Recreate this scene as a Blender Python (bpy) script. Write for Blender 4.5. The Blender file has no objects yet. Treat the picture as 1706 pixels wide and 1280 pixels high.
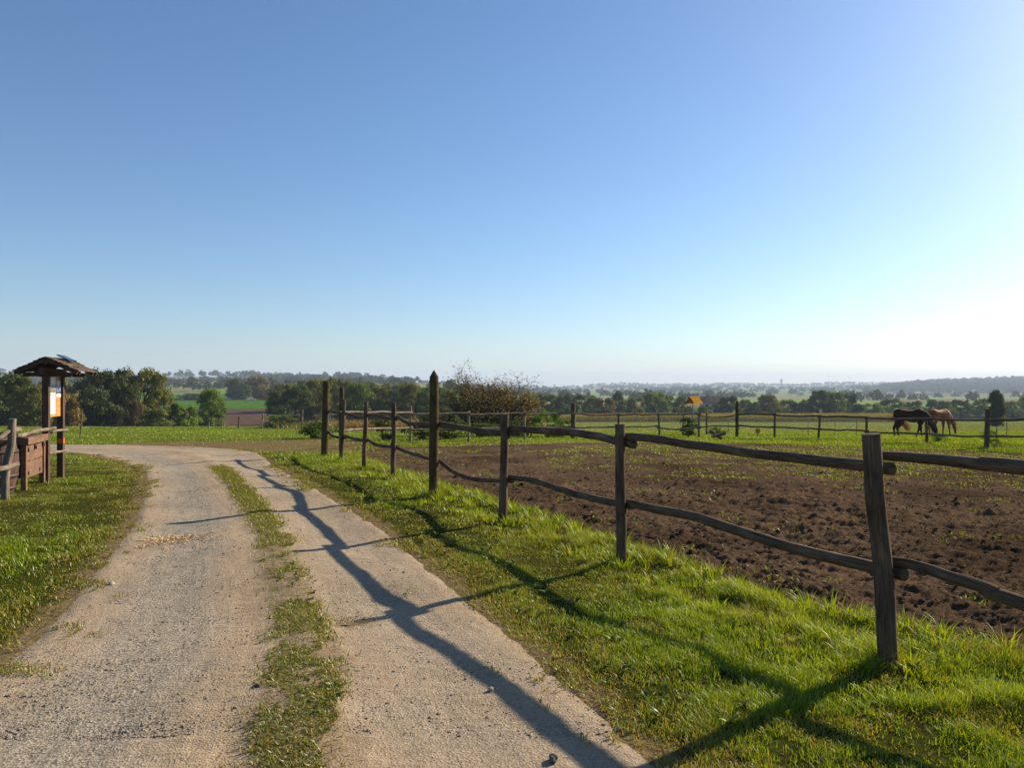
import bpy, math, random
import numpy as np
from mathutils import Vector, Matrix

# ------------------------------------------------------------------ camera, sky, sun, exposure
R = math.radians
sc = bpy.context.scene
col = sc.collection
F, CX, CY, CAM = 1232.0, 853.0, 645.0, 1.55      # focal length in photo pixels, horizon row, eye height
SUN_AZ, SUN_EL = R(52.0), R(26.5)                # azimuth clockwise from +Y (the view direction)

cam_data = bpy.data.cameras.new('camera')
cam_data.sensor_fit = 'HORIZONTAL'
cam_data.sensor_width = 36.0
cam_data.lens = 36.0 * F / 1706.0
cam_data.clip_start, cam_data.clip_end = 0.05, 20000
cam = bpy.data.objects.new('camera', cam_data)
col.objects.link(cam)
cam.location = (0, 0, CAM)
cam.rotation_euler = (R(90.0) + math.atan(5.0 / F), 0, 0)
sc.camera = cam

world = bpy.data.worlds.new('World')
sc.world = world
world.use_nodes = True
wn, wl = world.node_tree.nodes, world.node_tree.links
bg = wn['Background']
sky = wn.new('ShaderNodeTexSky')
sky.sky_type = 'NISHITA'
sky.sun_disc = False
sky.sun_elevation, sky.sun_rotation = SUN_EL, SUN_AZ
sky.altitude = 20
sky.air_density, sky.dust_density, sky.ozone_density = 1.0, 0.48, 4.5
hs = wn.new('ShaderNodeHueSaturation')
hs.inputs['Saturation'].default_value = 1.08
wl.new(sky.outputs[0], hs.inputs['Color'])
wl.new(hs.outputs[0], bg.inputs[0])
bg.inputs[1].default_value = 0.071

sun_data = bpy.data.lights.new('sun', 'SUN')
sun_data.energy = 5.0
sun_data.angle = R(0.5)
sun_data.color = (1.0, 0.86, 0.65)
sun = bpy.data.objects.new('sun', sun_data)
col.objects.link(sun)
sd = Vector((math.sin(SUN_AZ) * math.cos(SUN_EL), math.cos(SUN_AZ) * math.cos(SUN_EL), math.sin(SUN_EL)))
sun.rotation_euler = sd.to_track_quat('Z', 'Y').to_euler()
sun.location = (20, 15, 20)

sc.view_settings.view_transform = 'Standard'
sc.view_settings.look = 'None'
sc.view_settings.exposure = 1.0
sc.view_settings.gamma = 1.0
sc.render.engine = 'CYCLES'
sc.cycles.use_denoising = True
sc.cycles.max_bounces = 6
sc.cycles.diffuse_bounces = 3
sc.cycles.transmission_bounces = 4
sc.cycles.transparent_max_bounces = 8
sc.cycles.volume_bounces = 0
sc.cycles.sample_clamp_indirect = 4.0

rng = np.random.default_rng(11)
random.seed(5)

# ------------------------------------------------------------------ numpy noise
def _hash(ix, iy, seed):
    h = (ix.astype(np.int64) * 374761393 + iy.astype(np.int64) * 668265263 + seed * 1274126177) & 0xFFFFFFFF
    h = ((h ^ (h >> 13)) * 1274126177) & 0xFFFFFFFF
    h = h ^ (h >> 16)
    return (h & 0xFFFFFF) / float(0xFFFFFF)

def vnoise(x, y, seed=0):
    x, y = np.asarray(x, float), np.asarray(y, float)
    ix, iy = np.floor(x), np.floor(y)
    fx, fy = x - ix, y - iy
    fx = fx * fx * fx * (fx * (fx * 6 - 15) + 10)
    fy = fy * fy * fy * (fy * (fy * 6 - 15) + 10)
    a, b = _hash(ix, iy, seed), _hash(ix + 1, iy, seed)
    c, d = _hash(ix, iy + 1, seed), _hash(ix + 1, iy + 1, seed)
    return (a + (b - a) * fx) * (1 - fy) + (c + (d - c) * fx) * fy

def fbm(x, y, octv=4, seed=0, gain=0.5):
    t, amp, tot = 0, 1.0, 0
    for o in range(octv):
        t = t + amp * (vnoise(x * 2 ** o + 17.3 * o, y * 2 ** o - 9.1 * o, seed + o) - 0.5) * 2
        tot += amp
        amp *= gain
    return t / tot

def sstep(a, b, x):
    t = np.clip((x - a) / (b - a), 0, 1)
    return t * t * (3 - 2 * t)

# ------------------------------------------------------------------ terrain
def zpx(d, row):                                   # height at depth d of what shows on a photo row
    return CAM - (row - CY) / F * d

_NEAR = [(-1e4, 0), (0, 0), (12, 0), (20, -.20), (24, -.28), (30, -.47), (37, -1.0), (48, -1.45)]
_LEFT = lambda ridge: _NEAR + [(58, -1.75), (66, -1.95), (80, -3.3), (100, -4.9), (150, zpx(150, 706)), (230, zpx(230, 682)),
    (330, zpx(330, 667)), (500, zpx(500, 656)), (700, zpx(700, 648)), (1000, zpx(1000, 639)), (1500, zpx(1500, ridge)), (2000, zpx(1500, ridge) - 6), (3500, 5), (9000, 0)]
_RIGHT = lambda r35, r20, r55: _NEAR + [(58, -1.95), (80, -3.0), (100, -3.85), (150, zpx(150, 706.5)), (190, zpx(190, 704)), (250, zpx(250, 698)),
    (330, zpx(330, 688)), (500, zpx(500, 675)), (700, zpx(700, 669)), (1000, zpx(1000, 664)), (1400, zpx(1400, 658)), (2000, zpx(2000, r20)),
    (2800, zpx(2800, (r20 + r35) / 2)), (3500, zpx(3500, r35 - 1.5)), (4300, zpx(3500, r35) - 20), (5500, zpx(5500, r55)), (9000, 0)]
_COLS = [(-1.2, _LEFT(624)), (-.70, _LEFT(620)), (-.55, _LEFT(632)), (-.48, _LEFT(628)), (-.38, _LEFT(629)), (-.28, _LEFT(633)), (-.22, _LEFT(629)), (-.16, _LEFT(639)),
         (-.10, _LEFT(645)), (.02, _RIGHT(646, 652, 655)), (.10, _RIGHT(645.5, 652, 655)), (.14, _RIGHT(642, 650, 655)), (.20, _RIGHT(645, 652, 655)), (.235, _RIGHT(642.5, 651, 655)), (.30, _RIGHT(641.5, 650, 655)),
         (.39, _RIGHT(644.5, 652, 655)), (.43, _RIGHT(640.5, 652, 655)), (.50, _RIGHT(641, 649, 650)), (.55, _RIGHT(643, 642.5, 650)), (.60, _RIGHT(642, 638.5, 640)), (.65, _RIGHT(640, 637, 631)),
         (.72, _RIGHT(636, 635.5, 624)), (1.2, _RIGHT(636, 633, 620))]
_LG = np.linspace(math.log(10), math.log(9010), 900)
_dg = np.exp(_LG) - 10.0
_tab = np.stack([np.interp(_dg, [p[0] for p in c[1]], [p[1] for p in c[1]]) for c in _COLS])
_k = np.hanning(19); _k /= _k.sum()
_tab = np.stack([np.convolve(np.pad(r, 9, mode='edge'), _k, 'valid') for r in _tab])
_SG = np.linspace(-1.2, 1.2, 481)
_cs = np.array([c[0] for c in _COLS])
_tab2 = np.stack([np.interp(_SG, _cs, _tab[:, j]) for j in range(_tab.shape[1])], axis=1)
_k2 = np.hanning(9); _k2 /= _k2.sum()
_tab2 = np.apply_along_axis(lambda r: np.convolve(np.pad(r, 4, mode='edge'), _k2, 'valid'), 0, _tab2)

def base_z(x, y):
    x, y = np.asarray(x, float), np.asarray(y, float)
    d = np.clip(y, 0.0, 8990)
    s = np.clip(x / np.maximum(y, 12.0), -1.199, 1.199)
    fi = np.clip((np.log(d + 10) - _LG[0]) / (_LG[1] - _LG[0]), 0, len(_LG) - 1.001)
    fj = np.clip((s - _SG[0]) / (_SG[1] - _SG[0]), 0, len(_SG) - 1.001)
    i, j = fi.astype(int), fj.astype(int)
    a, b = fi - i, fj - j
    return (_tab2[j, i] * (1 - a) + _tab2[j, i + 1] * a) * (1 - b) + (_tab2[j + 1, i] * (1 - a) + _tab2[j + 1, i + 1] * a) * b

def land(x, y):                                    # the ground surface
    x, y = np.asarray(x, float), np.asarray(y, float)
    z = base_z(x, y)
    z = z + 0.03 * fbm(x / 1.7, y / 1.7, 3, 3) * sstep(0, 1, 1.0) + 0.05 * fbm(x / 7, y / 7, 2, 9) * sstep(16, 30, y)
    far = sstep(450, 1200, y)
    return z + far * (3.0 * fbm(x / 260, y / 260, 3, 21))

def P(px, d):                                      # ground point seen on photo column px at depth d
    x = (px - CX) / F * d
    return np.array([x, d, float(land(x, d))])

def W(px, row, d):
    return np.array([(px - CX) / F * d, d, CAM - (row - CY) / F * d])

# ------------------------------------------------------------------ mesh building
class MB:
    def __init__(s):
        s.v, s.f, s.uv, s.mi, s.sm, s.n = [], [], [], [], [], 0
        s.at = []
    def add(s, V, faces, uvs=None, mi=0, smooth=True, tint=None):
        V = np.asarray(V, float).reshape(-1, 3)
        for k, fa in enumerate(faces):
            fa = np.asarray(fa, int)
            if fa.size == 0:
                continue
            s.f.append(fa + s.n)
            u = uvs[k] if uvs is not None else np.zeros(fa.shape + (2,))
            s.uv.append(np.asarray(u, float))
            s.mi.append(np.full(len(fa), mi)); s.sm.append(np.full(len(fa), smooth))
        s.v.append(V); s.n += len(V)
        s.at.append(np.full(len(V), .5) if tint is None else np.broadcast_to(np.asarray(tint, float), (len(V),)))
        return s
    def box(s, c, size, rot=None, mi=0, uvscale=1.0):
        h = np.asarray(size, float) / 2
        V = np.array([[x, y, z] for x in (-1, 1) for y in (-1, 1) for z in (-1, 1)]) * h
        if rot is not None:
            V = V @ np.array(rot).T
        V = V + np.asarray(c, float)
        Q = np.array([[0, 1, 3, 2], [4, 6, 7, 5], [0, 4, 5, 1], [2, 3, 7, 6], [0, 2, 6, 4], [1, 5, 7, 3]])
        return s.add(V, [Q], mi=mi, smooth=False)
    def tube(s, pts, rad, n=12, seed=0, lump=0.08, cap_mi=0, closed_tip=False, freq=3.0, mi=0):
        pts = np.asarray(pts, float); rad = np.broadcast_to(np.asarray(rad, float), (len(pts),))
        m = len(pts)
        T = np.gradient(pts, axis=0); T /= np.linalg.norm(T, axis=1)[:, None] + 1e-12
        ref = np.array([0, 0, 1.0]) if abs(T[0][2]) < .9 else np.array([1.0, 0, 0])
        N = np.zeros_like(T); N[0] = ref - T[0] * (ref @ T[0]); N[0] /= np.linalg.norm(N[0])
        for i in range(1, m):
            N[i] = N[i - 1] - T[i] * (N[i - 1] @ T[i]); N[i] /= np.linalg.norm(N[i]) + 1e-12
        B = np.cross(T, N)
        L = np.concatenate([[0], np.cumsum(np.linalg.norm(np.diff(pts, axis=0), axis=1))])
        a = np.arange(n) / n * 2 * np.pi
        rr = rad[:, None] * np.ones(n)
        if lump:
            rr = rr * (1 + lump * fbm(np.cos(a)[None] * 1.3 + L[:, None] * freq + 31 * seed, np.sin(a)[None] * 1.3 + L[:, None] * freq * .7, 3, seed))
        V = pts[:, None] + rr[..., None] * (np.cos(a)[None, :, None] * N[:, None] + np.sin(a)[None, :, None] * B[:, None])
        i, j = np.meshgrid(np.arange(m - 1), np.arange(n), indexing='ij'); i, j = i.ravel(), j.ravel()
        j2 = (j + 1) % n
        Q = np.stack([i * n + j, i * n + j2, (i + 1) * n + j2, (i + 1) * n + j], 1)
        c = 2 * np.pi * float(np.mean(rad))
        uv = np.stack([np.stack([j / n * c, L[i]], 1), np.stack([(j + 1) / n * c, L[i]], 1), np.stack([(j + 1) / n * c, L[i + 1]], 1), np.stack([j / n * c, L[i + 1]], 1)], 1)
        s.add(V.reshape(-1, 3), [Q], [uv], mi=mi)
        for e, ring in ((0, 0), (1, m - 1)):
            cv = V[ring]
            ctr = pts[ring] + (T[ring] * (rad[ring] * .12) * (1 if e else -1))
            vv = np.vstack([cv, ctr]); jj = np.arange(n)
            tri = np.stack([jj, (jj + 1) % n, np.full(n, n)], 1)
            if not e: tri = tri[:, [1, 0, 2]]
            pu = np.stack([np.cos(a) * rad[ring], np.sin(a) * rad[ring]], 1); pu = np.vstack([pu, [[0, 0]]])
            s.add(vv, [tri], [pu[tri]], mi=cap_mi, smooth=False)
        return s
    def build(s, name, mats, parent=None, matrix=None):
        if not isinstance(mats, (list, tuple)): mats = [mats]
        me = bpy.data.meshes.new(name)
        V = np.concatenate(s.v)
        me.vertices.add(len(V)); me.vertices.foreach_set('co', V.astype(np.float32).ravel())
        loops = np.concatenate([f.ravel() for f in s.f])
        cnt = np.concatenate([np.full(len(f), f.shape[1]) for f in s.f])
        me.loops.add(len(loops)); me.loops.foreach_set('vertex_index', loops.astype(np.int32))
        me.polygons.add(len(cnt))
        me.polygons.foreach_set('loop_start', np.concatenate([[0], np.cumsum(cnt)[:-1]]).astype(np.int32))
        me.polygons.foreach_set('loop_total', cnt.astype(np.int32))
        me.polygons.foreach_set('material_index', np.concatenate(s.mi).astype(np.int32))
        me.polygons.foreach_set('use_smooth', np.concatenate(s.sm))
        uvl = me.uv_layers.new(name='UVMap')
        uvl.data.foreach_set('uv', np.concatenate([u.reshape(-1, 2) for u in s.uv]).astype(np.float32).ravel())
        at = me.attributes.new('tint', 'FLOAT', 'POINT')
        at.data.foreach_set('value', np.concatenate(s.at).astype(np.float32))
        for m in mats: me.materials.append(m)
        me.update(calc_edges=True)
        me.validate()
        o = bpy.data.objects.new(name, me)
        col.objects.link(o)
        if parent is not None: o.parent = parent
        return o

def tag(o, label=None, cat=None, group=None, kind=None):
    if label: o['label'] = label
    if cat: o['category'] = cat
    if group: o['group'] = group
    if kind: o['kind'] = kind
    return o

def empty(name, loc, label, cat, group=None, rz=0.0):
    o = bpy.data.objects.new(name, None)
    o.empty_display_size = 0.2
    o.location = [float(c) for c in loc]; o.rotation_euler = (0, 0, rz)
    col.objects.link(o)
    return tag(o, label, cat, group)

def copy_tree(o, parent=None):
    c = o.copy(); col.objects.link(c); c.parent = parent
    for ch in list(o.children):
        copy_tree(ch, c)
    return c

def rotz(a):
    c, s = math.cos(a), math.sin(a)
    return np.array([[c, -s, 0], [s, c, 0], [0, 0, 1.0]])

def catmull(pts, n):
    pts = np.asarray(pts, float)
    p = np.vstack([2 * pts[0] - pts[1], pts, 2 * pts[-1] - pts[-2]])
    out = []
    t = np.linspace(0, len(pts) - 1, n)
    for u in t:
        i = min(int(u), len(pts) - 2); f = u - i
        a, b, c, d = p[i], p[i + 1], p[i + 2], p[i + 3]
        out.append(.5 * ((2 * b) + (-a + c) * f + (2 * a - 5 * b + 4 * c - d) * f * f + (-a + 3 * b - 3 * c + d) * f ** 3))
    return np.array(out)

# ------------------------------------------------------------------ materials
def new_mat(name):
    m = bpy.data.materials.new(name); m.use_nodes = True
    nt = m.node_tree
    return m, nt, nt.nodes['Principled BSDF'], nt.nodes['Material Output']

def N(nt, t, **k):
    n = nt.nodes.new(t)
    for a, b in k.items(): setattr(n, a, b)
    return n

def ramp(nt, fac, stops):
    r = N(nt, 'ShaderNodeValToRGB')
    e = r.color_ramp.elements
    while len(e) < len(stops): e.new(0.5)
    for el, (p, c) in zip(e, stops):
        el.position = p; el.color = (c[0], c[1], c[2], 1)
    nt.links.new(fac, r.inputs[0])
    return r.outputs[0]

def noise(nt, vec, scale, detail=4, rough=.55, out='Fac', dist=0.0):
    n = N(nt, 'ShaderNodeTexNoise'); n.inputs['Scale'].default_value = scale
    n.inputs['Detail'].default_value = detail; n.inputs['Roughness'].default_value = rough; n.inputs['Distortion'].default_value = dist
    if vec is not None: nt.links.new(vec, n.inputs['Vector'])
    return n.outputs[out]

def mapping(nt, vec, scale):
    m = N(nt, 'ShaderNodeMapping'); m.inputs['Scale'].default_value = scale
    nt.links.new(vec, m.inputs['Vector'])
    return m.outputs[0]

def mixc(nt, fac, a, b, mode='MIX'):
    m = N(nt, 'ShaderNodeMix', data_type='RGBA', blend_type=mode)
    for s, v in ((m.inputs[0], fac), (m.inputs[6], a), (m.inputs[7], b)):
        if isinstance(v, (int, float)): s.default_value = v
        elif isinstance(v, tuple): s.default_value = (v[0], v[1], v[2], 1)
        else: nt.links.new(v, s)
    return m.outputs[2]

def math_(nt, op, a, b=0.0, clamp=False):
    m = N(nt, 'ShaderNodeMath', operation=op); m.use_clamp = clamp
    for s, v in ((m.inputs[0], a), (m.inputs[1], b)):
        if isinstance(v, (int, float)): s.default_value = v
        else: nt.links.new(v, s)
    return m.outputs[0]

def bump(nt, h, strength, dist, bsdf, normal=None):
    b = N(nt, 'ShaderNodeBump'); b.inputs['Strength'].default_value = strength; b.inputs['Distance'].default_value = dist
    nt.links.new(h, b.inputs['Height'])
    if normal is not None: nt.links.new(normal, b.inputs['Normal'])
    nt.links.new(b.outputs[0], bsdf.inputs['Normal'])
    return b.outputs[0]

def attr(nt, name):
    a = N(nt, 'ShaderNodeAttribute'); a.attribute_name = name
    return a.outputs['Fac']

def wood_log(name, dark, light, moss=None, mossamt=.3):
    m, nt, b, _ = new_mat(name)
    uv = N(nt, 'ShaderNodeUVMap').outputs[0]
    oi = N(nt, 'ShaderNodeObjectInfo').outputs['Random']
    add = N(nt, 'ShaderNodeVectorMath', operation='ADD')
    cmb = N(nt, 'ShaderNodeCombineXYZ'); nt.links.new(math_(nt, 'MULTIPLY', oi, 37.0), cmb.inputs[1]); nt.links.new(math_(nt, 'MULTIPLY', oi, 11.0), cmb.inputs[0])
    nt.links.new(uv, add.inputs[0]); nt.links.new(cmb.outputs[0], add.inputs[1])
    grain = noise(nt, mapping(nt, add.outputs[0], (95, 5, 1)), 1.0, 6, .65)
    crack = noise(nt, mapping(nt, add.outputs[0], (42, 1.6, 1)), 1.0, 3, .6, dist=.4)
    patch = noise(nt, mapping(nt, add.outputs[0], (7, 3, 1)), 1.0, 4, .6)
    c = ramp(nt, grain, [(.30, dark), (.72, light)])
    c = mixc(nt, ramp(nt, patch, [(.35, (.45, .45, .45)), (.65, (1.15, 1.1, 1.05))]), (0, 0, 0), c, 'MULTIPLY') if False else mixc(nt, 1.0, c, ramp(nt, patch, [(.30, (.55, .51, .48)), (.52, (1, .98, .96)), (.70, (1.5, 1.5, 1.5))]), 'MULTIPLY')
    ck = ramp(nt, crack, [(.30, (1, 1, 1)), (.37, (0, 0, 0))])
    c = mixc(nt, ck, c, tuple(v * .35 for v in dark))
    if moss:
        mo = ramp(nt, noise(nt, mapping(nt, add.outputs[0], (14, 9, 1)), 1.0, 5, .7), [(.55, (0, 0, 0)), (.75, (mossamt,) * 3)])
        c = mixc(nt, mo, c, moss)
    nt.links.new(c, b.inputs['Base Color'])
    b.inputs['Roughness'].default_value = .95
    b.inputs['Specular IOR Level'].default_value = .08
    h = math_(nt, 'ADD', math_(nt, 'MULTIPLY', grain, .6), math_(nt, 'MULTIPLY', crack, .8))
    bump(nt, h, .9, .018, b)
    return m

def wood_obj(name, dark, light, scale=(14, 14, 1.6), rough=.8):
    m, nt, b, _ = new_mat(name)
    oc = N(nt, 'ShaderNodeTexCoord').outputs['Object']
    g = noise(nt, mapping(nt, oc, scale), 2.2, 6, .65)
    p = noise(nt, oc, 5.0, 4)
    c = mixc(nt, 1.0, ramp(nt, g, [(.3, dark), (.7, light)]), ramp(nt, p, [(.3, (.7, .68, .66)), (.7, (1.15, 1.12, 1.1))]), 'MULTIPLY')
    nt.links.new(c, b.inputs['Base Color']); b.inputs['Roughness'].default_value = rough
    b.inputs['Specular IOR Level'].default_value = .25
    bump(nt, g, .4, .006, b)
    return m

def plain(name, c, rough=.7, var=.25, scale=12.0, spec=.3):
    m, nt, b, _ = new_mat(name)
    oc = N(nt, 'ShaderNodeTexCoord').outputs['Object']
    n = noise(nt, oc, scale, 4)
    nt.links.new(ramp(nt, n, [(.3, tuple(v * (1 - var) for v in c)), (.7, tuple(min(1, v * (1 + var)) for v in c))]), b.inputs['Base Color'])
    b.inputs['Roughness'].default_value = rough
    b.inputs['Specular IOR Level'].default_value = spec
    return m

def leafy(name, stops=None, trans=.35, use_obj_color=False, gloss=.05, tcol=(1.25, 1.3, .55)):
    """Thin leaves and blades: diffuse both sides, light coming through, a faint sheen; colour varies leaf by leaf."""
    m, nt, b, out = new_mat(name)
    t = attr(nt, 'tint')
    if use_obj_color:
        oi = N(nt, 'ShaderNodeObjectInfo').outputs['Color']
        c = mixc(nt, 1.0, oi, ramp(nt, t, [(0, (.55, .60, .55)), (.5, (1, 1, 1)), (.85, (1.4, 1.4, 1.05)), (1, (1.6, 1.4, .9))]), 'MULTIPLY')
    else:
        c = ramp(nt, t, stops)
    d = N(nt, 'ShaderNodeBsdfDiffuse'); nt.links.new(c, d.inputs[0])
    tr = N(nt, 'ShaderNodeBsdfTranslucent'); nt.links.new(mixc(nt, 1.0, c, tcol, 'MULTIPLY'), tr.inputs[0])
    mx = N(nt, 'ShaderNodeMixShader'); mx.inputs[0].default_value = trans
    nt.links.new(d.outputs[0], mx.inputs[1]); nt.links.new(tr.outputs[0], mx.inputs[2])
    gl = N(nt, 'ShaderNodeBsdfGlossy'); gl.inputs['Roughness'].default_value = .45; gl.inputs[0].default_value = (.9, .95, .8, 1)
    mx2 = N(nt, 'ShaderNodeMixShader'); mx2.inputs[0].default_value = gloss
    nt.links.new(mx.outputs[0], mx2.inputs[1]); nt.links.new(gl.outputs[0], mx2.inputs[2])
    nt.links.new(mx2.outputs[0], out.inputs['Surface'])
    nt.nodes.remove(b)
    return m

M = {}
M['rail'] = wood_log('weathered rail wood', (.055, .038, .027), (.245, .185, .135), (.13, .14, .06), .45)
M['post'] = wood_log('weathered post wood', (.058, .041, .030), (.245, .180, .135), (.12, .13, .06), .35)
M['round_post'] = wood_log('treated round post wood', (.055, .040, .022), (.15, .112, .06), (.11, .12, .045), .5)
M['grey_rail'] = wood_log('silver grey rail wood', (.13, .105, .085), (.36, .31, .255), (.2, .2, .12), .3)
M['pale_post'] = wood_log('pale lichen post wood', (.20, .18, .15), (.46, .42, .36), (.35, .36, .28), .5)
M['log_grey'] = wood_log('peeled log wood', (.17, .135, .10), (.40, .33, .26))
M['log_cut'] = plain('cut log end', (.62, .42, .24), .8)
M['shelter'] = wood_obj('stained shelter wood', (.075, .040, .026), (.17, .095, .06))
M['chest'] = wood_obj('brown chest boards', (.15, .078, .045), (.33, .19, .12), (3, 3, 8))
M['barrel'] = wood_obj('barrel staves', (.06, .032, .026), (.20, .105, .082), (20, 20, 1.2))
M['iron'] = plain('rusty iron', (.055, .042, .038), .6)
M['shingle'] = wood_obj('roof shingles', (.075, .050, .033), (.24, .165, .11), (9, 9, 9))
M['board'] = wood_obj('varnished board', (.55, .27, .075), (.78, .43, .14), (3, 3, 18), .5)
M['paper'] = plain('paper', (.86, .86, .85), .6, .02)
M['ink'] = plain('grey print', (.45, .46, .50), .7, .1)
M['green_print'] = plain('green print', (.45, .75, .55), .7, .1)
M['solar'] = plain('dark solar glass', (.012, .014, .022), .15, .1)
M['orange'] = plain('orange paint', (.85, .17, .015), .6, .15)
M['yellow'] = plain('yellow board', (.50, .235, .008), .95, .12, 3, 0.0)
M['yellow_olive'] = plain('yellow stake paint', (.55, .42, .05), .7, .2)
M['black'] = plain('black marking', (.03, .028, .02), .7)
M['white_tape'] = plain('white tape', (.8, .8, .78), .6, .05)
M['metal'] = plain('galvanised metal', (.35, .36, .37), .5)
M['stake'] = wood_obj('stake wood', (.12, .09, .06), (.30, .24, .17))
M['blue_twine'] = plain('blue twine', (.08, .25, .5), .8)
M['stone_dark'] = plain('dark stone', (.11, .10, .10), .9, .35, 40)
M['stone_light'] = plain('pale stone', (.40, .37, .33), .9, .2, 40)
M['gravel'] = plain('gravel stones', (.24, .21, .18), .9, .5, 30)
M['chips'] = leafy('wood chips', [(0, (.42, .25, .13)), (1, (.80, .62, .42))], .1, gloss=.02)
M['straw'] = leafy('dry straw', [(0, (.25, .17, .09)), (1, (.55, .45, .28))], .2, gloss=.02)
M['grass'] = leafy('grass blades', [(0, (.30, .225, .11)), (.22, (.20, .17, .055)), (.40, (.095, .130, .014)), (.72, (.145, .225, .008)), (1, (.25, .31, .014))], .45, gloss=.035, tcol=(1.35, 1.25, .35))
M['weeds'] = leafy('broad weed leaves', [(0, (.075, .095, .02)), (.6, (.12, .155, .025)), (1, (.22, .22, .06))], .35, gloss=.03)
M['maize'] = leafy('ripe maize leaves', [(0, (.10, .105, .025)), (.45, (.23, .19, .04)), (.75, (.36, .26, .06)), (1, (.48, .30, .09))], .35, gloss=.03, tcol=(1.1, 1.05, .6))
M['dry_weeds'] = leafy('dry orange weeds', [(0, (.12, .12, .04)), (.5, (.28, .20, .065)), (1, (.42, .30, .14))], .35, gloss=.02, tcol=(1.1, 1.0, .7))
M['leaf'] = leafy('tree leaves', None, .30, True, gloss=.012)
M['far_leaf'] = leafy('distant leaves', [(0, (.036, .050, .018)), (.6, (.062, .076, .024)), (1, (.105, .090, .034))], .25, gloss=0.0)
M['haw_leaf'] = leafy('autumn hawthorn leaves', [(0, (.10, .105, .04)), (.45, (.17, .135, .055)), (.80, (.26, .145, .06)), (1, (.36, .24, .12))], .35, gloss=.01, tcol=(1.1, 1.0, .6))
M['bark'] = wood_log('bark', (.055, .042, .032), (.14, .11, .085), (.10, .11, .05), .4)
M['wall_pale'] = plain('rendered wall', (.55, .50, .44), .9, .1, 1)
M['roof_tile'] = plain('red roof tile', (.36, .16, .11), .9, .25, 2)
M['old_tile'] = plain('old brown tile', (.26, .13, .09), .9, .3, 2)
M['window'] = plain('dark window', (.04, .045, .05), .2)
M['tower'] = plain('tower stone', (.30, .30, .31), .9, .15, .3)
M['horse_dark'] = plain('dark bay coat', (.030, .0115, .006), .8, .35, 3, .12)
M['horse_light'] = plain('chestnut coat', (.15, .055, .022), .85, .3, 3)
M['mane_dark'] = leafy('dark mane hair', [(0, (.02, .012, .008)), (1, (.06, .03, .018))], .1)
M['mane_light'] = leafy('flaxen hair', [(0, (.40, .20, .08)), (1, (.62, .36, .16))], .5, gloss=.05, tcol=(1.1, .9, .7))
M['hoof'] = plain('pale hoof', (.55, .50, .45), .6)
M['cow'] = plain('cream coat', (.72, .64, .52), .8, .1, 2)

def ground_mat():
    m, nt, b, _ = new_mat('meadow ground')
    pos = N(nt, 'ShaderNodeNewGeometry').outputs['Position']
    dirt = attr(nt, 'tint')
    n1 = noise(nt, pos, 3.0, 6, .65); n2 = noise(nt, pos, 22.0, 4, .6); n3 = noise(nt, pos, .35, 4, .6)
    green = ramp(nt, n1, [(.25, (.055, .060, .016)), (.5, (.080, .108, .014)), (.75, (.115, .155, .016))])
    green = mixc(nt, 1.0, green, ramp(nt, n3, [(.3, (.85, .8, .8)), (.7, (1.2, 1.2, 1.1))]), 'MULTIPLY')
    dry = ramp(nt, n2, [(.25, (.085, .060, .038)), (.6, (.21, .155, .10)), (.8, (.33, .26, .18))])
    f = math_(nt, 'ADD', dirt, math_(nt, 'MULTIPLY', math_(nt, 'SUBTRACT', n1, .5), 1.1))
    thatch_shade = ramp(nt, n2, [(.3, (.030, .026, .012)), (.55, (.050, .058, .014)), (.75, (.085, .095, .02))])  # thatch and soil tone near the camera, with shade between blades painted in
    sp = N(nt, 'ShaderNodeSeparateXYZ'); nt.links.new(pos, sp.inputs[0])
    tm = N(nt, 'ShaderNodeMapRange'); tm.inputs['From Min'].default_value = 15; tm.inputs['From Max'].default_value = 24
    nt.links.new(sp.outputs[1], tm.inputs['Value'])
    green = mixc(nt, tm.outputs[0], thatch_shade, green)
    near = mixc(nt, ramp(nt, f, [(.35, (0, 0, 0)), (.65, (1, 1, 1))]), green, dry)
    vo = N(nt, 'ShaderNodeTexVoronoi'); vo.inputs['Scale'].default_value = 1 / 170.0
    nt.links.new(pos, vo.inputs['Vector'])
    sep = N(nt, 'ShaderNodeSeparateColor'); nt.links.new(vo.outputs['Color'], sep.inputs[0])
    fields = ramp(nt, sep.outputs[0], [(0, (.13, .24, .045)), (.30, (.20, .28, .08)), (.45, (.10, .17, .04)), (.6, (.25, .215, .11)), (.75, (.21, .14, .09)), (.9, (.12, .20, .04))])
    r = N(nt, 'ShaderNodeValToRGB').color_ramp
    ln = N(nt, 'ShaderNodeVectorMath', operation='LENGTH'); nt.links.new(pos, ln.inputs[0])
    mr = N(nt, 'ShaderNodeMapRange'); mr.inputs['From Min'].default_value = 420; mr.inputs['From Max'].default_value = 520
    nt.links.new(ln.outputs['Value'], mr.inputs['Value'])
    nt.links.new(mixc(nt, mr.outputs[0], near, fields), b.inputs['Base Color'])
    b.inputs['Roughness'].default_value = 1; b.inputs['Specular IOR Level'].default_value = 0
    bump(nt, math_(nt, 'ADD', n1, n2), .5, .05, b)
    return m

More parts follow.
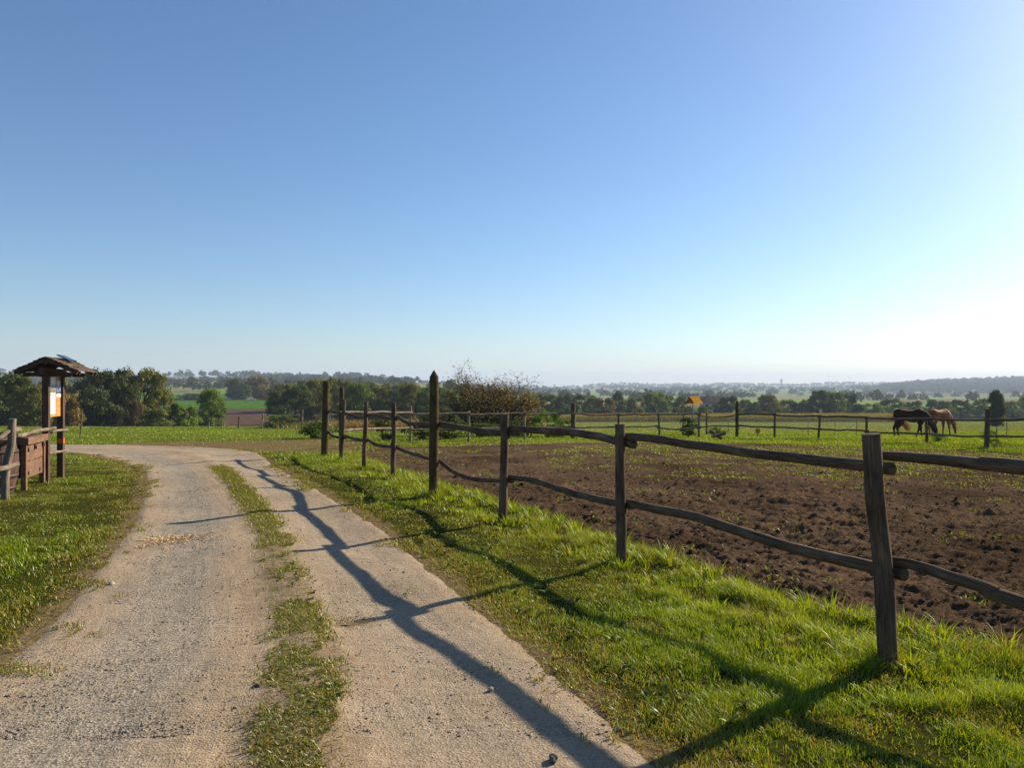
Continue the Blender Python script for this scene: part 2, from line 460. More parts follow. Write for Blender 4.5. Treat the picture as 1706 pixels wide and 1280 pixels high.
def track_mat():
    m, nt, b, _ = new_mat('gravel track')
    uv = N(nt, 'ShaderNodeUVMap').outputs[0]
    pos = N(nt, 'ShaderNodeNewGeometry').outputs['Position']
    sx = N(nt, 'ShaderNodeSeparateXYZ'); nt.links.new(uv, sx.inputs[0])
    wob = math_(nt, 'MULTIPLY', math_(nt, 'SUBTRACT', noise(nt, pos, 1.1, 5, .7), .5), .22)
    u = math_(nt, 'ADD', sx.outputs[0], wob)
    fine = noise(nt, pos, 70, 5, .7); mid = noise(nt, pos, 14, 5, .65); big = noise(nt, pos, 1.3, 4, .6)
    vor = N(nt, 'ShaderNodeTexVoronoi', feature='F1'); vor.inputs['Scale'].default_value = 95; nt.links.new(pos, vor.inputs['Vector'])
    vsep = N(nt, 'ShaderNodeSeparateColor'); nt.links.new(vor.outputs['Color'], vsep.inputs[0])
    grey = ramp(nt, math_(nt, 'ADD', math_(nt, 'MULTIPLY', fine, .6), math_(nt, 'MULTIPLY', vsep.outputs[0], .4)), [(.28, (.115, .103, .090)), (.5, (.25, .22, .183)), (.75, (.40, .355, .30))])
    sand = ramp(nt, math_(nt, 'ADD', math_(nt, 'MULTIPLY', fine, .5), math_(nt, 'MULTIPLY', mid, .5)), [(.3, (.235, .172, .113)), (.55, (.365, .28, .192)), (.75, (.46, .365, .265))])
    soil = ramp(nt, mid, [(.3, (.13, .095, .055)), (.7, (.27, .20, .125))])
    sandf = ramp(nt, u, [(0.0, (.9,) * 3), (.10, (.75,) * 3), (.19, (.15,) * 3), (.33, (.1,) * 3), (.42, (.85,) * 3), (.50, (1,) * 3), (.62, (.75,) * 3), (.74, (.45,) * 3), (.88, (.65,) * 3), (1.0, (.95,) * 3)])
    sf = math_(nt, 'ADD', sandf, math_(nt, 'MULTIPLY', math_(nt, 'SUBTRACT', big, .5), .8), True)
    c = mixc(nt, sf, grey, sand)
    far = N(nt, 'ShaderNodeMapRange'); far.inputs['From Min'].default_value = 13.5; far.inputs['From Max'].default_value = 16
    sy = N(nt, 'ShaderNodeSeparateXYZ'); nt.links.new(pos, sy.inputs[0]); nt.links.new(sy.outputs[1], far.inputs['Value'])
    strip = ramp(nt, u, [(.475, (0,) * 3), (.52, (.7,) * 3), (.58, (.7,) * 3), (.625, (0,) * 3)])
    edge = ramp(nt, u, [(0.0, (.8,) * 3), (.045, (0,) * 3), (.955, (0,) * 3), (1.0, (.8,) * 3)])
    st = math_(nt, 'MULTIPLY', strip, math_(nt, 'SUBTRACT', 1.0, far.outputs[0]))
    c = mixc(nt, math_(nt, 'MAXIMUM', st, edge), c, soil)
    streak = noise(nt, mapping(nt, uv, (42, .9, 1)), 1.0, 5, .65)
    wash = noise(nt, mapping(nt, uv, (3.5, 26, 1)), 1.0, 4, .6, dist=.6)
    c = mixc(nt, 1.0, c, ramp(nt, streak, [(.3, (.84, .84, .85)), (.7, (1.13, 1.12, 1.10))]), 'MULTIPLY')
    c = mixc(nt, 1.0, c, ramp(nt, noise(nt, pos, .8, 5, .65), [(.3, (.82, .81, .80)), (.7, (1.15, 1.15, 1.14))]), 'MULTIPLY')
    nt.links.new(c, b.inputs['Base Color'])
    b.inputs['Roughness'].default_value = .95; b.inputs['Specular IOR Level'].default_value = .2
    h = math_(nt, 'ADD', math_(nt, 'MULTIPLY', vor.outputs['Distance'], .5), math_(nt, 'ADD', math_(nt, 'MULTIPLY', fine, .5), math_(nt, 'ADD', math_(nt, 'MULTIPLY', mid, 1.2), math_(nt, 'ADD', math_(nt, 'MULTIPLY', streak, .8), math_(nt, 'MULTIPLY', wash, 1.1)))))
    bump(nt, h, .55, .012, b)
    return m

def soil_mat(name, stops, s1=13.0, s2=75.0, st=1.0, dist=.045):
    m, nt, b, _ = new_mat(name)
    pos = N(nt, 'ShaderNodeNewGeometry').outputs['Position']
    a = noise(nt, pos, s1, 6, .7); c = noise(nt, pos, s2, 4, .7); g = noise(nt, pos, .5, 4, .6)
    col_ = ramp(nt, math_(nt, 'ADD', math_(nt, 'MULTIPLY', a, .5), math_(nt, 'MULTIPLY', c, .5)), stops)
    col_ = mixc(nt, 1.0, col_, ramp(nt, g, [(.32, (.68, .66, .64)), (.5, (1, 1, 1)), (.66, (1.38, 1.36, 1.32))]), 'MULTIPLY')
    nt.links.new(col_, b.inputs['Base Color'])
    b.inputs['Roughness'].default_value = 1; b.inputs['Specular IOR Level'].default_value = 0
    bump(nt, math_(nt, 'ADD', a, math_(nt, 'MULTIPLY', c, .5)), st, dist, b)
    return m

M['ground'] = ground_mat()
M['track'] = track_mat()
M['soil'] = soil_mat('trampled soil', [(.3, (.030, .019, .013)), (.52, (.078, .052, .036)), (.72, (.150, .106, .074))])
M['plough'] = soil_mat('ploughed soil', [(.3, (.095, .062, .048)), (.7, (.175, .115, .088))], 1.2, 6, .5, .2)
M['stubble'] = soil_mat('stubble', [(.3, (.21, .165, .11)), (.7, (.31, .25, .17))], .3, 2, .3, .2)
M['pasture'] = soil_mat('green pasture', [(.3, (.050, .13, .016)), (.7, (.085, .20, .025))], .5, 4, .4, .1)
M['hay_field'] = soil_mat('pale mown field', [(.3, (.15, .165, .055)), (.7, (.22, .23, .085))], .5, 5, .5, .1)

def tone(m, k):
    """Scales a material's whole colour: the calibration of its albedo against the exposure."""
    nt = m.node_tree
    for n in list(nt.nodes):
        sk = {'ShaderNodeBsdfPrincipled': 'Base Color', 'ShaderNodeBsdfDiffuse': 'Color', 'ShaderNodeBsdfTranslucent': 'Color'}.get(n.bl_idname)
        if sk and n.inputs[sk].is_linked:
            nt.links.new(mixc(nt, 1.0, n.inputs[sk].links[0].from_socket, tuple(k), 'MULTIPLY'), n.inputs[sk])
DEF = (.66, .66, .66)
TONES = dict(grass=(1.12, 1.06, .72), ground=(.80, .80, .62), track=(.93, .905, .845), gravel=(.90, .875, .82), soil=(1.22, 1.22, 1.14), weeds=(1.0, 1.0, .8), leaf=(1.22, 1.2, .95),
             far_leaf=(.85, .85, .8), haw_leaf=(1.1, 1.1, 1.0), maize=(.85, .9, .7), hay_field=(.62, .72, .55), pasture=(.75, .75, .6), rail=(.78, .73, .68), post=(.78, .73, .68), round_post=(.8, .75, .65),
             horse_dark=(1.0, .75, .55), horse_light=(1.7, 1.35, 1.1), mane_light=(1, .9, .75), chips=(.88, .80, .66), straw=(.8, .75, .7), dry_weeds=(.8, .8, .7), yellow=(.85, .8, .6), pale_post=(.72, .66, .56), grey_rail=(.70, .64, .56))
for k_, m_ in M.items(): tone(m_, TONES.get(k_, DEF))

# ------------------------------------------------------------------ plan of the place
POSTS = dict(A=(2.08, 4.10), B=(.94, 6.43), C=(-.09, 8.37), D=(-1.10, 10.5), E=(-2.03, 12.65), F=(-2.87, 14.36), G=(-3.76, 16.3), H=(-4.50, 17.85))
TL = np.array([(-2.9, -12), (-2.75, 1.0), (-2.85, 3), (-3.0, 4.34), (-3.56, 6.06), (-4.31, 8.13), (-5.3, 10.4), (-6.2, 12.3), (-7.5, 14.7), (-9.2, 16.9), (-11.2, 19.0), (-14.2, 20.4), (-20, 21), (-32, 20.5)])
TR = np.array([(3.1, -12), (1.48, 1.0), (.72, 3), (.2, 4.4), (-.48, 6.06), (-1.45, 8.4), (-2.6, 10.7), (-3.7, 13.0), (-5.0, 15.8), (-6.1, 18.4), (-7.6, 20.9), (-11.5, 23.0), (-20, 24), (-32, 24)])
SOIL = np.array([(4.3, 1.5), (2.97, 4.29), (1.91, 5.38), (1.35, 6.55), (.85, 7.6), (.15, 9.1), (-.55, 10.6), (-1.25, 11.8), (-2.25, 14.1), (-3.2, 16.4), (-4.15, 19.2), (-4.2, 21.4), (-1.4, 22.7), (2.5, 24.6), (6.7, 24.4), (9.9, 22.0), (12.7, 19.6), (15.5, 17.2), (20, 15.5), (24, 12), (24, 1.5)])

def in_poly(x, y, poly):
    x, y = np.asarray(x), np.asarray(y)
    r = np.zeros(x.shape, bool)
    n = len(poly)
    for i in range(n):
        (x1, y1), (x2, y2) = poly[i], poly[(i + 1) % n]
        if y1 == y2: continue
        c = ((y1 > y) != (y2 > y)) & (x < (x2 - x1) * (y - y1) / (y2 - y1) + x1)
        r ^= c
    return r

def dist_line(x, y, pts, closed=False):
    x, y = np.asarray(x, float), np.asarray(y, float)
    best = np.full(x.shape, 1e9)
    q = list(pts) + ([pts[0]] if closed else [])
    for (x1, y1), (x2, y2) in zip(q[:-1], q[1:]):
        dx, dy = x2 - x1, y2 - y1
        t = np.clip(((x - x1) * dx + (y - y1) * dy) / (dx * dx + dy * dy), 0, 1)
        best = np.minimum(best, np.hypot(x - x1 - t * dx, y - y1 - t * dy))
    return best

TRACK_POLY = np.vstack([TL, TR[::-1]])
def soil_inside(x, y):                              # signed distance, positive inside the paddock's bare soil
    d = dist_line(x, y, SOIL, True)
    return np.where(in_poly(x, y, SOIL), d, -d)
def track_inside(x, y):
    d = dist_line(x, y, TRACK_POLY, True)
    return np.where(in_poly(x, y, TRACK_POLY), d, -d)
WORN = np.array([(-13.0, 22.8), (-8.2, 20.6), (-6.2, 19.2), (-5.0, 19.3), (-4.4, 20.0), (-4.6, 26.0), (-7.0, 26.8), (-11.5, 25.4)])

# ------------------------------------------------------------------ ground, track, paddock, fields
def grid_faces(nr, nc):
    i, j = np.meshgrid(np.arange(nr - 1), np.arange(nc - 1), indexing='ij'); i, j = i.ravel(), j.ravel()
    return np.stack([i * nc + j, i * nc + j + 1, (i + 1) * nc + j + 1, (i + 1) * nc + j], 1)

a_ = 6.0
ux = np.linspace(-math.asinh(5200 / a_), math.asinh(5200 / a_), 520)
uy = np.linspace(-math.asinh(60 / a_), math.asinh(6600 / a_), 420)
gx, gy = -1 + a_ * np.sinh(ux), 9 + a_ * np.sinh(uy)
GX, GY = np.meshgrid(gx, gy)
ti, si = track_inside(GX, GY), soil_inside(GX, GY)
gz = land(GX, GY) - .10 * sstep(.12, .5, si) - .05 * sstep(.25, .6, ti)
dirt = np.maximum(sstep(-.22, .10, ti) * .8, sstep(-.35, .05, si) * .8)
wd = dist_line(GX, GY, WORN, True); win = np.where(in_poly(GX, GY, WORN), wd, -wd)
dirt = np.maximum(dirt, .95 * sstep(-.4, .5, win))
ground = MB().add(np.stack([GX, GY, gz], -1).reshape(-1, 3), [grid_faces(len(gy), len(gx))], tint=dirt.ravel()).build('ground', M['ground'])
tag(ground, kind='structure')

Lc, Rc = catmull(TL, 840), catmull(TR, 840)
nu = 61
uu = np.linspace(0, 1, nu)
along = np.concatenate([[0], np.cumsum(np.linalg.norm(np.diff((Lc + Rc) / 2, axis=0), axis=1))])
rag = .17 * fbm(along * 2.1, along * 0 + 3, 4, 5)[:, None], .17 * fbm(along * 2.1, along * 0 + 8, 4, 6)[:, None]
Wd = np.linalg.norm(Rc - Lc, axis=1)[:, None]
U = uu[None] * np.ones((len(Lc), 1))
Ue = U + (rag[0] * (1 - U) ** 4 - rag[1] * U ** 4) / Wd
TX = Lc[:, None, 0] * (1 - Ue) + Rc[:, None, 0] * Ue
TY = Lc[:, None, 1] * (1 - Ue) + Rc[:, None, 1] * Ue
edge = np.minimum(Ue, 1 - Ue) * Wd
strip = np.exp(-((U - .55) / .06) ** 2)
TZ = land(TX, TY) + .035 * sstep(.0, .22, edge) - .022 - .02 * np.exp(-((U - .26) / .13) ** 2) - .02 * np.exp(-((U - .80) / .12) ** 2) + .02 * strip + .005 * fbm(TX * 9, TY * 9, 3, 40)
tuv = np.stack([U, along[:, None] * np.ones((1, nu))], -1).reshape(-1, 2)
tf = grid_faces(len(Lc), nu)
track = MB().add(np.stack([TX, TY, TZ], -1).reshape(-1, 3), [tf], [tuv[tf]]).build('track', M['track'])
tag(track, kind='structure')

def track_point(v, u):                              # v: index along, u: across
    i = np.clip(v, 0, len(Lc) - 1.001); k = i.astype(int); f = (i - k)[:, None]
    l = Lc[k] * (1 - f) + Lc[k + 1] * f; r = Rc[k] * (1 - f) + Rc[k + 1] * f
    return l * (1 - u[:, None]) + r * u[:, None]

ys = 1.5 * np.exp(np.arange(0, math.log(26 / 1.5), .0042))
ss = np.concatenate([np.linspace(-.35, .80, 420), np.linspace(.803, 1.7, 220), np.linspace(1.72, 8, 60)])
SX, SY = ss[None] * ys[:, None], ys[:, None] * np.ones((1, len(ss)))
sin_ = soil_inside(SX, SY)
def soil_h(x, y):
    wx, wy = x + .10 * fbm(x / .35, y / .35, 2, 62), y + .10 * fbm(x / .35, y / .35, 2, 63)
    hn = fbm(x / 1.1, y / .9, 3, 50) * .045
    cl = (1 - np.abs(fbm(wx / .26, wy / .20, 3, 54)) * 2.2) * .034
    md = fbm(wx / .12, wy / .09, 3, 58) * .036
    sm = fbm(x / .050, y / .042, 3, 59) * .026
    hoof = -sstep(.68, .95, vnoise(wx / .30, wy / .22, 61)) * .022
    fade = (1 - .5 * sstep(9, 20, y)) * (.65 + .7 * vnoise(x / 1.8, y / 1.5, 64))
    return (hn * 1.1 + cl * .72 + md * .72 + sm + hoof * .8 - .03) * fade
SZ = land(SX, SY) + soil_h(SX, SY) * sstep(.0, .35, sin_) + .012 - .06 * sstep(.12, -.1, sin_)
keep = (sin_ > -.12)
qf = grid_faces(len(ys), len(ss))
qf = qf[keep.ravel()[qf].all(1)]
used = np.unique(qf); remap = np.full(SX.size, -1); remap[used] = np.arange(len(used))
paddock = MB().add(np.stack([SX, SY, SZ], -1).reshape(-1, 3)[used], [remap[qf]]).build('paddock_soil', M['soil'])
tag(paddock, kind='structure')

def field(name, mat, d0, d1, p0, p1, off, p0b=None, p1b=None, nd=40, ns=60):
    D = np.linspace(d0, d1, nd)[:, None]
    t = (D - d0) / (d1 - d0)
    a = p0 + ((p0b if p0b is not None else p0) - p0) * t
    b = p1 + ((p1b if p1b is not None else p1) - p1) * t
    px = a + (b - a) * np.linspace(0, 1, ns)[None]
    X = (px - CX) / F * D
    Y = D + 0 * X
    e = np.minimum(np.minimum(np.linspace(0, 1, ns), np.linspace(1, 0, ns))[None] * ns, np.minimum(np.linspace(0, 1, nd), np.linspace(1, 0, nd))[:, None] * nd)
    Z = land(X, Y) + off * sstep(-.5, 1, e) - .05
    return tag(MB().add(np.stack([X, Y, Z], -1).reshape(-1, 3), [grid_faces(nd, ns)]).build(name, mat), kind='structure')

field('ploughed_field', M['plough'], 112, 232, 285, 560, .10)
field('green_pasture', M['pasture'], 233, 322, 200, 560, .12)
field('upper_pasture', M['pasture'], 338, 470, 215, 470, .2)
field('stubble_field', M['stubble'], 560, 690, 255, 345, .3)
field('hillside_field', M['stubble'], 900, 1130, 95, 180, .5)
field('ridge_field', M['stubble'], 1100, 1330, 318, 378, .5)
field('mown_field', M['hay_field'], 57, 238, 905, 2050, .12, 860, 2050, 60, 120)

# ------------------------------------------------------------------ grass
def blades(mb, root, h, w, lean, tint, seg=2, az=None):
    n = len(root)
    if n == 0: return
    az = rng.uniform(0, 2 * np.pi, n) if az is None else az
    face = az + np.pi / 2 + rng.normal(0, .5, n)
    dirv = np.stack([np.cos(az), np.sin(az), np.zeros(n)], 1)
    side = np.stack([np.cos(face), np.sin(face), np.zeros(n)], 1)
    rows = []
    for k in range(seg):
        t = k / seg
        c = root + dirv * (lean * h * t * t)[:, None] + np.stack([np.zeros(n), np.zeros(n), h * t * (1 - .25 * lean * t)], 1)
        ww = (w * (1 - t ** 1.6) * .5)[:, None]
        rows += [c - side * ww, c + side * ww]
    tip = root + dirv * (lean * h)[:, None] + np.stack([np.zeros(n), np.zeros(n), h * (1 - .25 * lean)], 1)
    rows.append(tip)
    V = np.stack(rows, 1)
    m = 2 * seg + 1
    b0 = (np.arange(n) * m)[:, None]
    quads = [b0 + np.array([[2 * k, 2 * k + 1, 2 * k + 3, 2 * k + 2]]) for k in range(seg - 1)]
    tri = b0 + np.array([[2 * seg - 2, 2 * seg - 1, 2 * seg]])
    T = np.repeat(np.clip(tint, 0, 1), m)
    mb.add(V.reshape(-1, 3), ([np.concatenate(quads)] if quads else []) + [tri], tint=T)

def scatter(n, d0, d1, s0, s1, power=2.0):          # even over the ground for power 2
    y = (rng.uniform(d0 ** power, d1 ** power, n)) ** (1 / power)
    return rng.uniform(s0, s1, n) * y, y

FENCE_LINE = [(3.2, 1.8)] + [POSTS[k] for k in 'ABCDEFGH']
def verge(n, d0, d1, s0, s1, seg, wscale, power=1.4):
    x, y = scatter(n, d0, d1, s0, s1, power)
    ti, si = track_inside(x, y), soil_inside(x, y)
    wd = dist_line(x, y, WORN, True); wi = np.where(in_poly(x, y, WORN), wd, -wd)
    clump = fbm(x / .35, y / .35, 3, 70); patch = fbm(x / 1.6, y / 1.6, 3, 71)
    dens = sstep(.17, -.14, ti + .30 * clump) * sstep(.16, -.10, si + .12 * clump) * (1 - .85 * sstep(-.2, .4, wi + .3 * clump))
    dens *= np.clip(.58 + 1.15 * clump, .10, 1)
    k = rng.uniform(0, 1, n) < dens
    x, y, ti, si, clump, patch = x[k], y[k], ti[k], si[k], clump[k], patch[k]
    n = len(x)
    df = dist_line(x, y, FENCE_LINE)
    dead = fbm(x / .28, y / .28, 3, 77)
    soilside = sstep(-.75, -.05, si)
    tall = np.clip(sstep(.7, .05, df) * .8 + soilside * .7, 0, 1) * (x > -4.5) * (y < 18.5)
    h = .018 + .026 * np.clip(patch + .4, 0, 1) + .022 * np.clip(clump, 0, 1) + tall * (.005 + .060 * np.clip(.30 + 1.6 * clump, 0, 1) ** 1.3)
    h = h * (1 - .45 * sstep(.15, .45, dead))
    h = h * rng.uniform(.5, 1.5, n) * (1 + .02 * np.maximum(y - 12, 0))
    dry = sstep(-.60, .05, ti) * .80 + sstep(.15, .45, dead) * .65 + sstep(.18, -.28, patch) * .42 + sstep(-.3, .05, si) * .12
    isdry = rng.uniform(0, 1, n) < dry * .8
    tint = .60 + .22 * patch + .16 * clump + .20 * tall + rng.normal(0, .15, n)
    tint = np.where(isdry, rng.uniform(0, .38, n), tint)
    w = rng.uniform(.0035, .0075, n) * wscale
    return np.stack([x, y, land(x, y) - .006], 1), h, w, rng.uniform(.15, 1.0, n), tint

mb = MB()
r_ = verge(520000, 2.2, 7.5, -.12, .95, 3, .95); blades(mb, *r_, seg=3)
r_ = verge(230000, 7.5, 19.5, -.40, .22, 2, 1.7); blades(mb, *r_, seg=2)
# taller tussocks along the fence and the paddock edge
def tussocks(n, line, spread, d_lim, hh):
    q = np.array(line, float); seg = np.linalg.norm(np.diff(q, axis=0), axis=1); cs = np.concatenate([[0], np.cumsum(seg)])
    t = rng.uniform(0, cs[-1], n); x0 = np.interp(t, cs, q[:, 0]); y0 = np.interp(t, cs, q[:, 1])
    x0 = x0 + rng.normal(0, spread, n); y0 = y0 + rng.normal(0, spread, n)
    k = (soil_inside(x0, y0) < .12) & (y0 > d_lim[0]) & (y0 < d_lim[1]); x0, y0 = x0[k], y0[k]
    for xx, yy in zip(x0, y0):
        m = int(rng.integers(14, 34)); r = rng.normal(0, .035, (m, 2)); x = xx + r[:, 0]; y = yy + r[:, 1]
        az = np.arctan2(r[:, 1], r[:, 0]) + rng.normal(0, .4, m)
        tt = rng.uniform(.6, .95) + rng.normal(0, .1, m)
        tt = np.where(rng.uniform(0, 1, m) < .12, rng.uniform(0, .3, m), tt)
        blades(mb, np.stack([x, y, land(x, y) - .005], 1), rng.uniform(.5, 1.1, m) * hh * rng.uniform(.6, 1.25), rng.uniform(.005, .010, m) * (1 + .05 * yy), rng.uniform(.3, 1.1, m), tt, 3, az)
SOILFRONT = [tuple(p) for p in SOIL[:11]]
tussocks(520, SOILFRONT, .13, (1.8, 20), .135)
tussocks(150, FENCE_LINE, .20, (1.8, 19), .11)
for k, (x, y) in POSTS.items(): tussocks(10, [(x - .05, y), (x + .05, y)], .09, (1, 20), .15)
tag(mb.build('grass', M['grass']), kind='stuff')

mb = MB()                                           # verge on the other side of the track
r_ = verge(330000, 3.4, 18.5, -.90, -.36, 2, 1.5, 1.5); blades(mb, *r_, seg=2)
tag(mb.build('grass', M['grass']), kind='stuff')

mb = MB()                                           # banks and lawns further off
def lawn(n, d0, d1, s0, s1, h0, wsc, dry=.10, base=.68, tilt=0.0):
    x, y = scatter(n, d0, d1, s0, s1, 1.5)
    ti, si = track_inside(x, y), soil_inside(x, y)
    wd = dist_line(x, y, WORN, True); wi = np.where(in_poly(x, y, WORN), wd, -wd)
    clump = fbm(x / 1.1, y / 1.1, 3, 80); patch = fbm(x / 5, y / 3, 3, 81)
    k = rng.uniform(0, 1, n) < sstep(.1, -.3, ti + .2 * clump) * sstep(.3, -.3, si + .5 * clump) * (1 - .95 * sstep(-.3, .4, wi + .4 * clump)) * np.clip(.75 + .6 * clump, .2, 1)
    x, y, clump, patch = x[k], y[k], clump[k], patch[k]; n = len(x)
    h = h0 * rng.uniform(.5, 1.3, n) * (1 + .9 * np.clip(clump, -.5, .8))
    tint = base + .2 * patch - .04 + rng.normal(0, .1, n)
    tint = np.where(rng.uniform(0, 1, n) < dry, rng.uniform(.05, .4, n), tint)
    blades(mb, np.stack([x, y, land(x, y) - .01], 1), h, rng.uniform(.008, .016, n) * wsc, rng.uniform(.2, .9, n), tint, 2)
lawn(140000, 16.5, 33, -.40, 1.10, .085, 1.4, .12)
lawn(100000, 16.0, 34, -.85, -.22, .065, 1.6, .10, .70)
lawn(105000, 33, 60, -.12, 1.05, .075, 2.4, .08, .70)
lawn(100000, 33, 68, -.85, -.12, .08, 2.4, .06, .74)
tag(mb.build('grass', M['grass']), kind='stuff')

mb = MB()                                           # mown hay field: short pale growth
x, y = scatter(70000, 58, 190, .03, .9, 1.4)
pt = fbm(x / 9, y / 16, 3, 90)
blades(mb, np.stack([x, y, land(x, y)], 1), rng.uniform(.10, .22, len(x)), rng.uniform(.04, .09, len(x)), rng.uniform(.3, 1, len(x)), .36 + .14 * pt + rng.normal(0, .08, len(x)), 2)
tag(mb.build('grass', M['grass']), kind='stuff')

mb = MB()                                           # green seedlings and tufts on the bare soil
x, y = scatter(150000, 4, 23, -.2, .9, 1.5)
pt = fbm(x / .5, y / .5, 3, 95) + .5 * fbm(x / 3.5, y / 2.5, 2, 96) + .45 * np.exp(-((y - 18.5) / 4.0) ** 2) * sstep(-.1, .35, x / y)
k = (soil_inside(x, y) > .1) & (pt > .36 - .24 * sstep(9, 16, y) * sstep(-.1, .25, x / y)) & (rng.uniform(0, 1, len(x)) < .55)
x, y = x[k], y[k]
blades(mb, np.stack([x, y, land(x, y) + soil_h(x, y) + .005], 1), rng.uniform(.015, .045, len(x)) * (1 + .03 * y), rng.uniform(.005, .010, len(x)) * (1 + .07 * y), rng.uniform(.4, 1.2, len(x)), np.where(rng.uniform(0, 1, len(x)) < .35, rng.uniform(.1, .4, len(x)), rng.uniform(.42, .85, len(x))), 2)
tag(mb.build('grass', M['grass']), kind='stuff')

mb = MB()                                           # weeds and grass on the middle strip of the track
n = 52000
v = rng.uniform(0, 1, n) ** 1.25 * 460 + 120; u = .55 + rng.normal(0, .031, n)
p = track_point(v, u); x, y = p[:, 0], p[:, 1]
cl = fbm(x / .22, y / .30, 3, 100) + .5 * fbm(x / 1.2, y / 1.2, 2, 101)
ok = (y > 1.5) & (y < 15.0 + .8 * cl) & ((rng.uniform(0, 1, n) < .10) | (cl + .35 * np.exp(-((u - .55) / .05) ** 2) > .42 - .60 * sstep(5, 10, y)))
x, y, cl = x[ok], y[ok], cl[ok]; n = len(x)
tt = np.where(rng.uniform(0, 1, n) < .62, rng.uniform(.05, .38, n), rng.uniform(.38, .78, n))
blades(mb, np.stack([x, y, land(x, y) + .02], 1), rng.uniform(.010, .034, n) * (1 + .05 * y), rng.uniform(.004, .008, n) * (1 + .06 * y), rng.uniform(.4, 1.4, n), tt, 2)
tag(mb.build('grass', M['grass']), kind='stuff')

n = 60000
v = rng.uniform(120, 640, n); sd = rng.uniform(0, 1, n) < .5; w_ = np.abs(rng.normal(0, .085, n)); u = np.where(sd, w_, 1 - w_)
p = track_point(v, u); x, y = p[:, 0], p[:, 1]
cl = fbm(x / .16, y / .20, 3, 110) + .6 * fbm(x / .9, y / .9, 2, 111)
ok = cl > .22 + 2.2 * w_
x, y = x[ok], y[ok]; n = len(x)
mb = MB()
tt = np.where(rng.uniform(0, 1, n) < .7, rng.uniform(.02, .38, n), rng.uniform(.4, .75, n))
blades(mb, np.stack([x, y, land(x, y) + .008], 1), rng.uniform(.010, .036, n) * (1 + .03 * y), rng.uniform(.0035, .007, n) * (1 + .06 * y), rng.uniform(.4, 1.5, n), tt, 2)
tag(mb.build('grass', M['grass']), kind='stuff')

mb = MB()                                           # broad-leaved rosettes (plantain) on the strip and at the verge
for _ in range(260):
    if rng.uniform() < .6:
        p = track_point(np.array([rng.uniform(140, 460)]), np.array([.56 + rng.normal(0, .025)]))[0]
        if vnoise(p[0] / .5, p[1] / .6, 104) < .5: continue
    else:
        s_ = rng.uniform(0, 1); p = np.array([np.interp(y0 := rng.uniform(2.8, 13), TR[:, 1], TR[:, 0]) + rng.uniform(.0, .7), y0])
    if p[1] < 2: continue
    m = int(rng.integers(5, 10)); az = rng.uniform(0, 2 * np.pi, m); L_ = rng.uniform(.03, .075, m)
    root = np.stack([np.full(m, p[0]), np.full(m, p[1]), np.full(m, float(land(p[0], p[1])) + .015)], 1) + rng.normal(0, .006, (m, 3)) * [1, 1, 0]
    blades(mb, root, L_ * .75, L_ * .42, rng.uniform(.9, 1.9, m), rng.uniform(.1, .9, m), 3, az)
tag(mb.build('broadleaf_weeds', M['weeds']), kind='stuff')

# ------------------------------------------------------------------ loose gravel, chips, stones
def rocks(mb, pts, size, flat=.6, tint=None):
    ico = np.array([[0, 0, 1], [.894, 0, .447], [.276, .851, .447], [-.724, .526, .447], [-.724, -.526, .447], [.276, -.851, .447], [.724, .526, -.447], [-.276, .851, -.447], [-.894, 0, -.447], [-.276, -.851, -.447], [.724, -.526, -.447], [0, 0, -1]])
    fa = np.array([[0, 1, 2], [0, 2, 3], [0, 3, 4], [0, 4, 5], [0, 5, 1], [1, 6, 2], [2, 7, 3], [3, 8, 4], [4, 9, 5], [5, 10, 1], [6, 7, 2], [7, 8, 3], [8, 9, 4], [9, 10, 5], [10, 6, 1], [11, 7, 6], [11, 8, 7], [11, 9, 8], [11, 10, 9], [11, 6, 10]])
    n = len(pts)
    V = ico[None] * (1 + rng.uniform(-.35, .35, (n, 12, 1))) * size[:, None, None] * np.stack([rng.uniform(.8, 1.3, n), rng.uniform(.7, 1.1, n), np.full(n, flat)], 1)[:, None]
    a = rng.uniform(0, 6.28, n); c, s = np.cos(a)[:, None], np.sin(a)[:, None]
    X = V[..., 0] * c - V[..., 1] * s; Y = V[..., 0] * s + V[..., 1] * c
    V = np.stack([X, Y, V[..., 2]], -1) + pts[:, None]
    mb.add(V.reshape(-1, 3), [((np.arange(n) * 12)[:, None, None] + fa[None]).reshape(-1, 3)], smooth=False)

def track_z(x, y, u):
    return land(x, y) + .012 - .02 * np.exp(-((u - .26) / .13) ** 2) - .02 * np.exp(-((u - .80) / .12) ** 2) + .02 * np.exp(-((u - .55) / .06) ** 2)
n = 15000
v = 140 + 280 * rng.uniform(0, 1, n) ** 1.8
u = np.where(rng.uniform(0, 1, n) < .5, rng.normal(.27, .11, n), rng.uniform(.03, .99, n))
k = (u > .04) & (u < .97); v, u = v[k], u[k]
p = track_point(v, u)
mb = MB(); rocks(mb, np.stack([p[:, 0], p[:, 1], track_z(p[:, 0], p[:, 1], u) + .001], 1), rng.lognormal(math.log(.0036), .42, len(p)).clip(.0015, .011))
tag(mb.build('gravel', M['gravel']), kind='stuff')

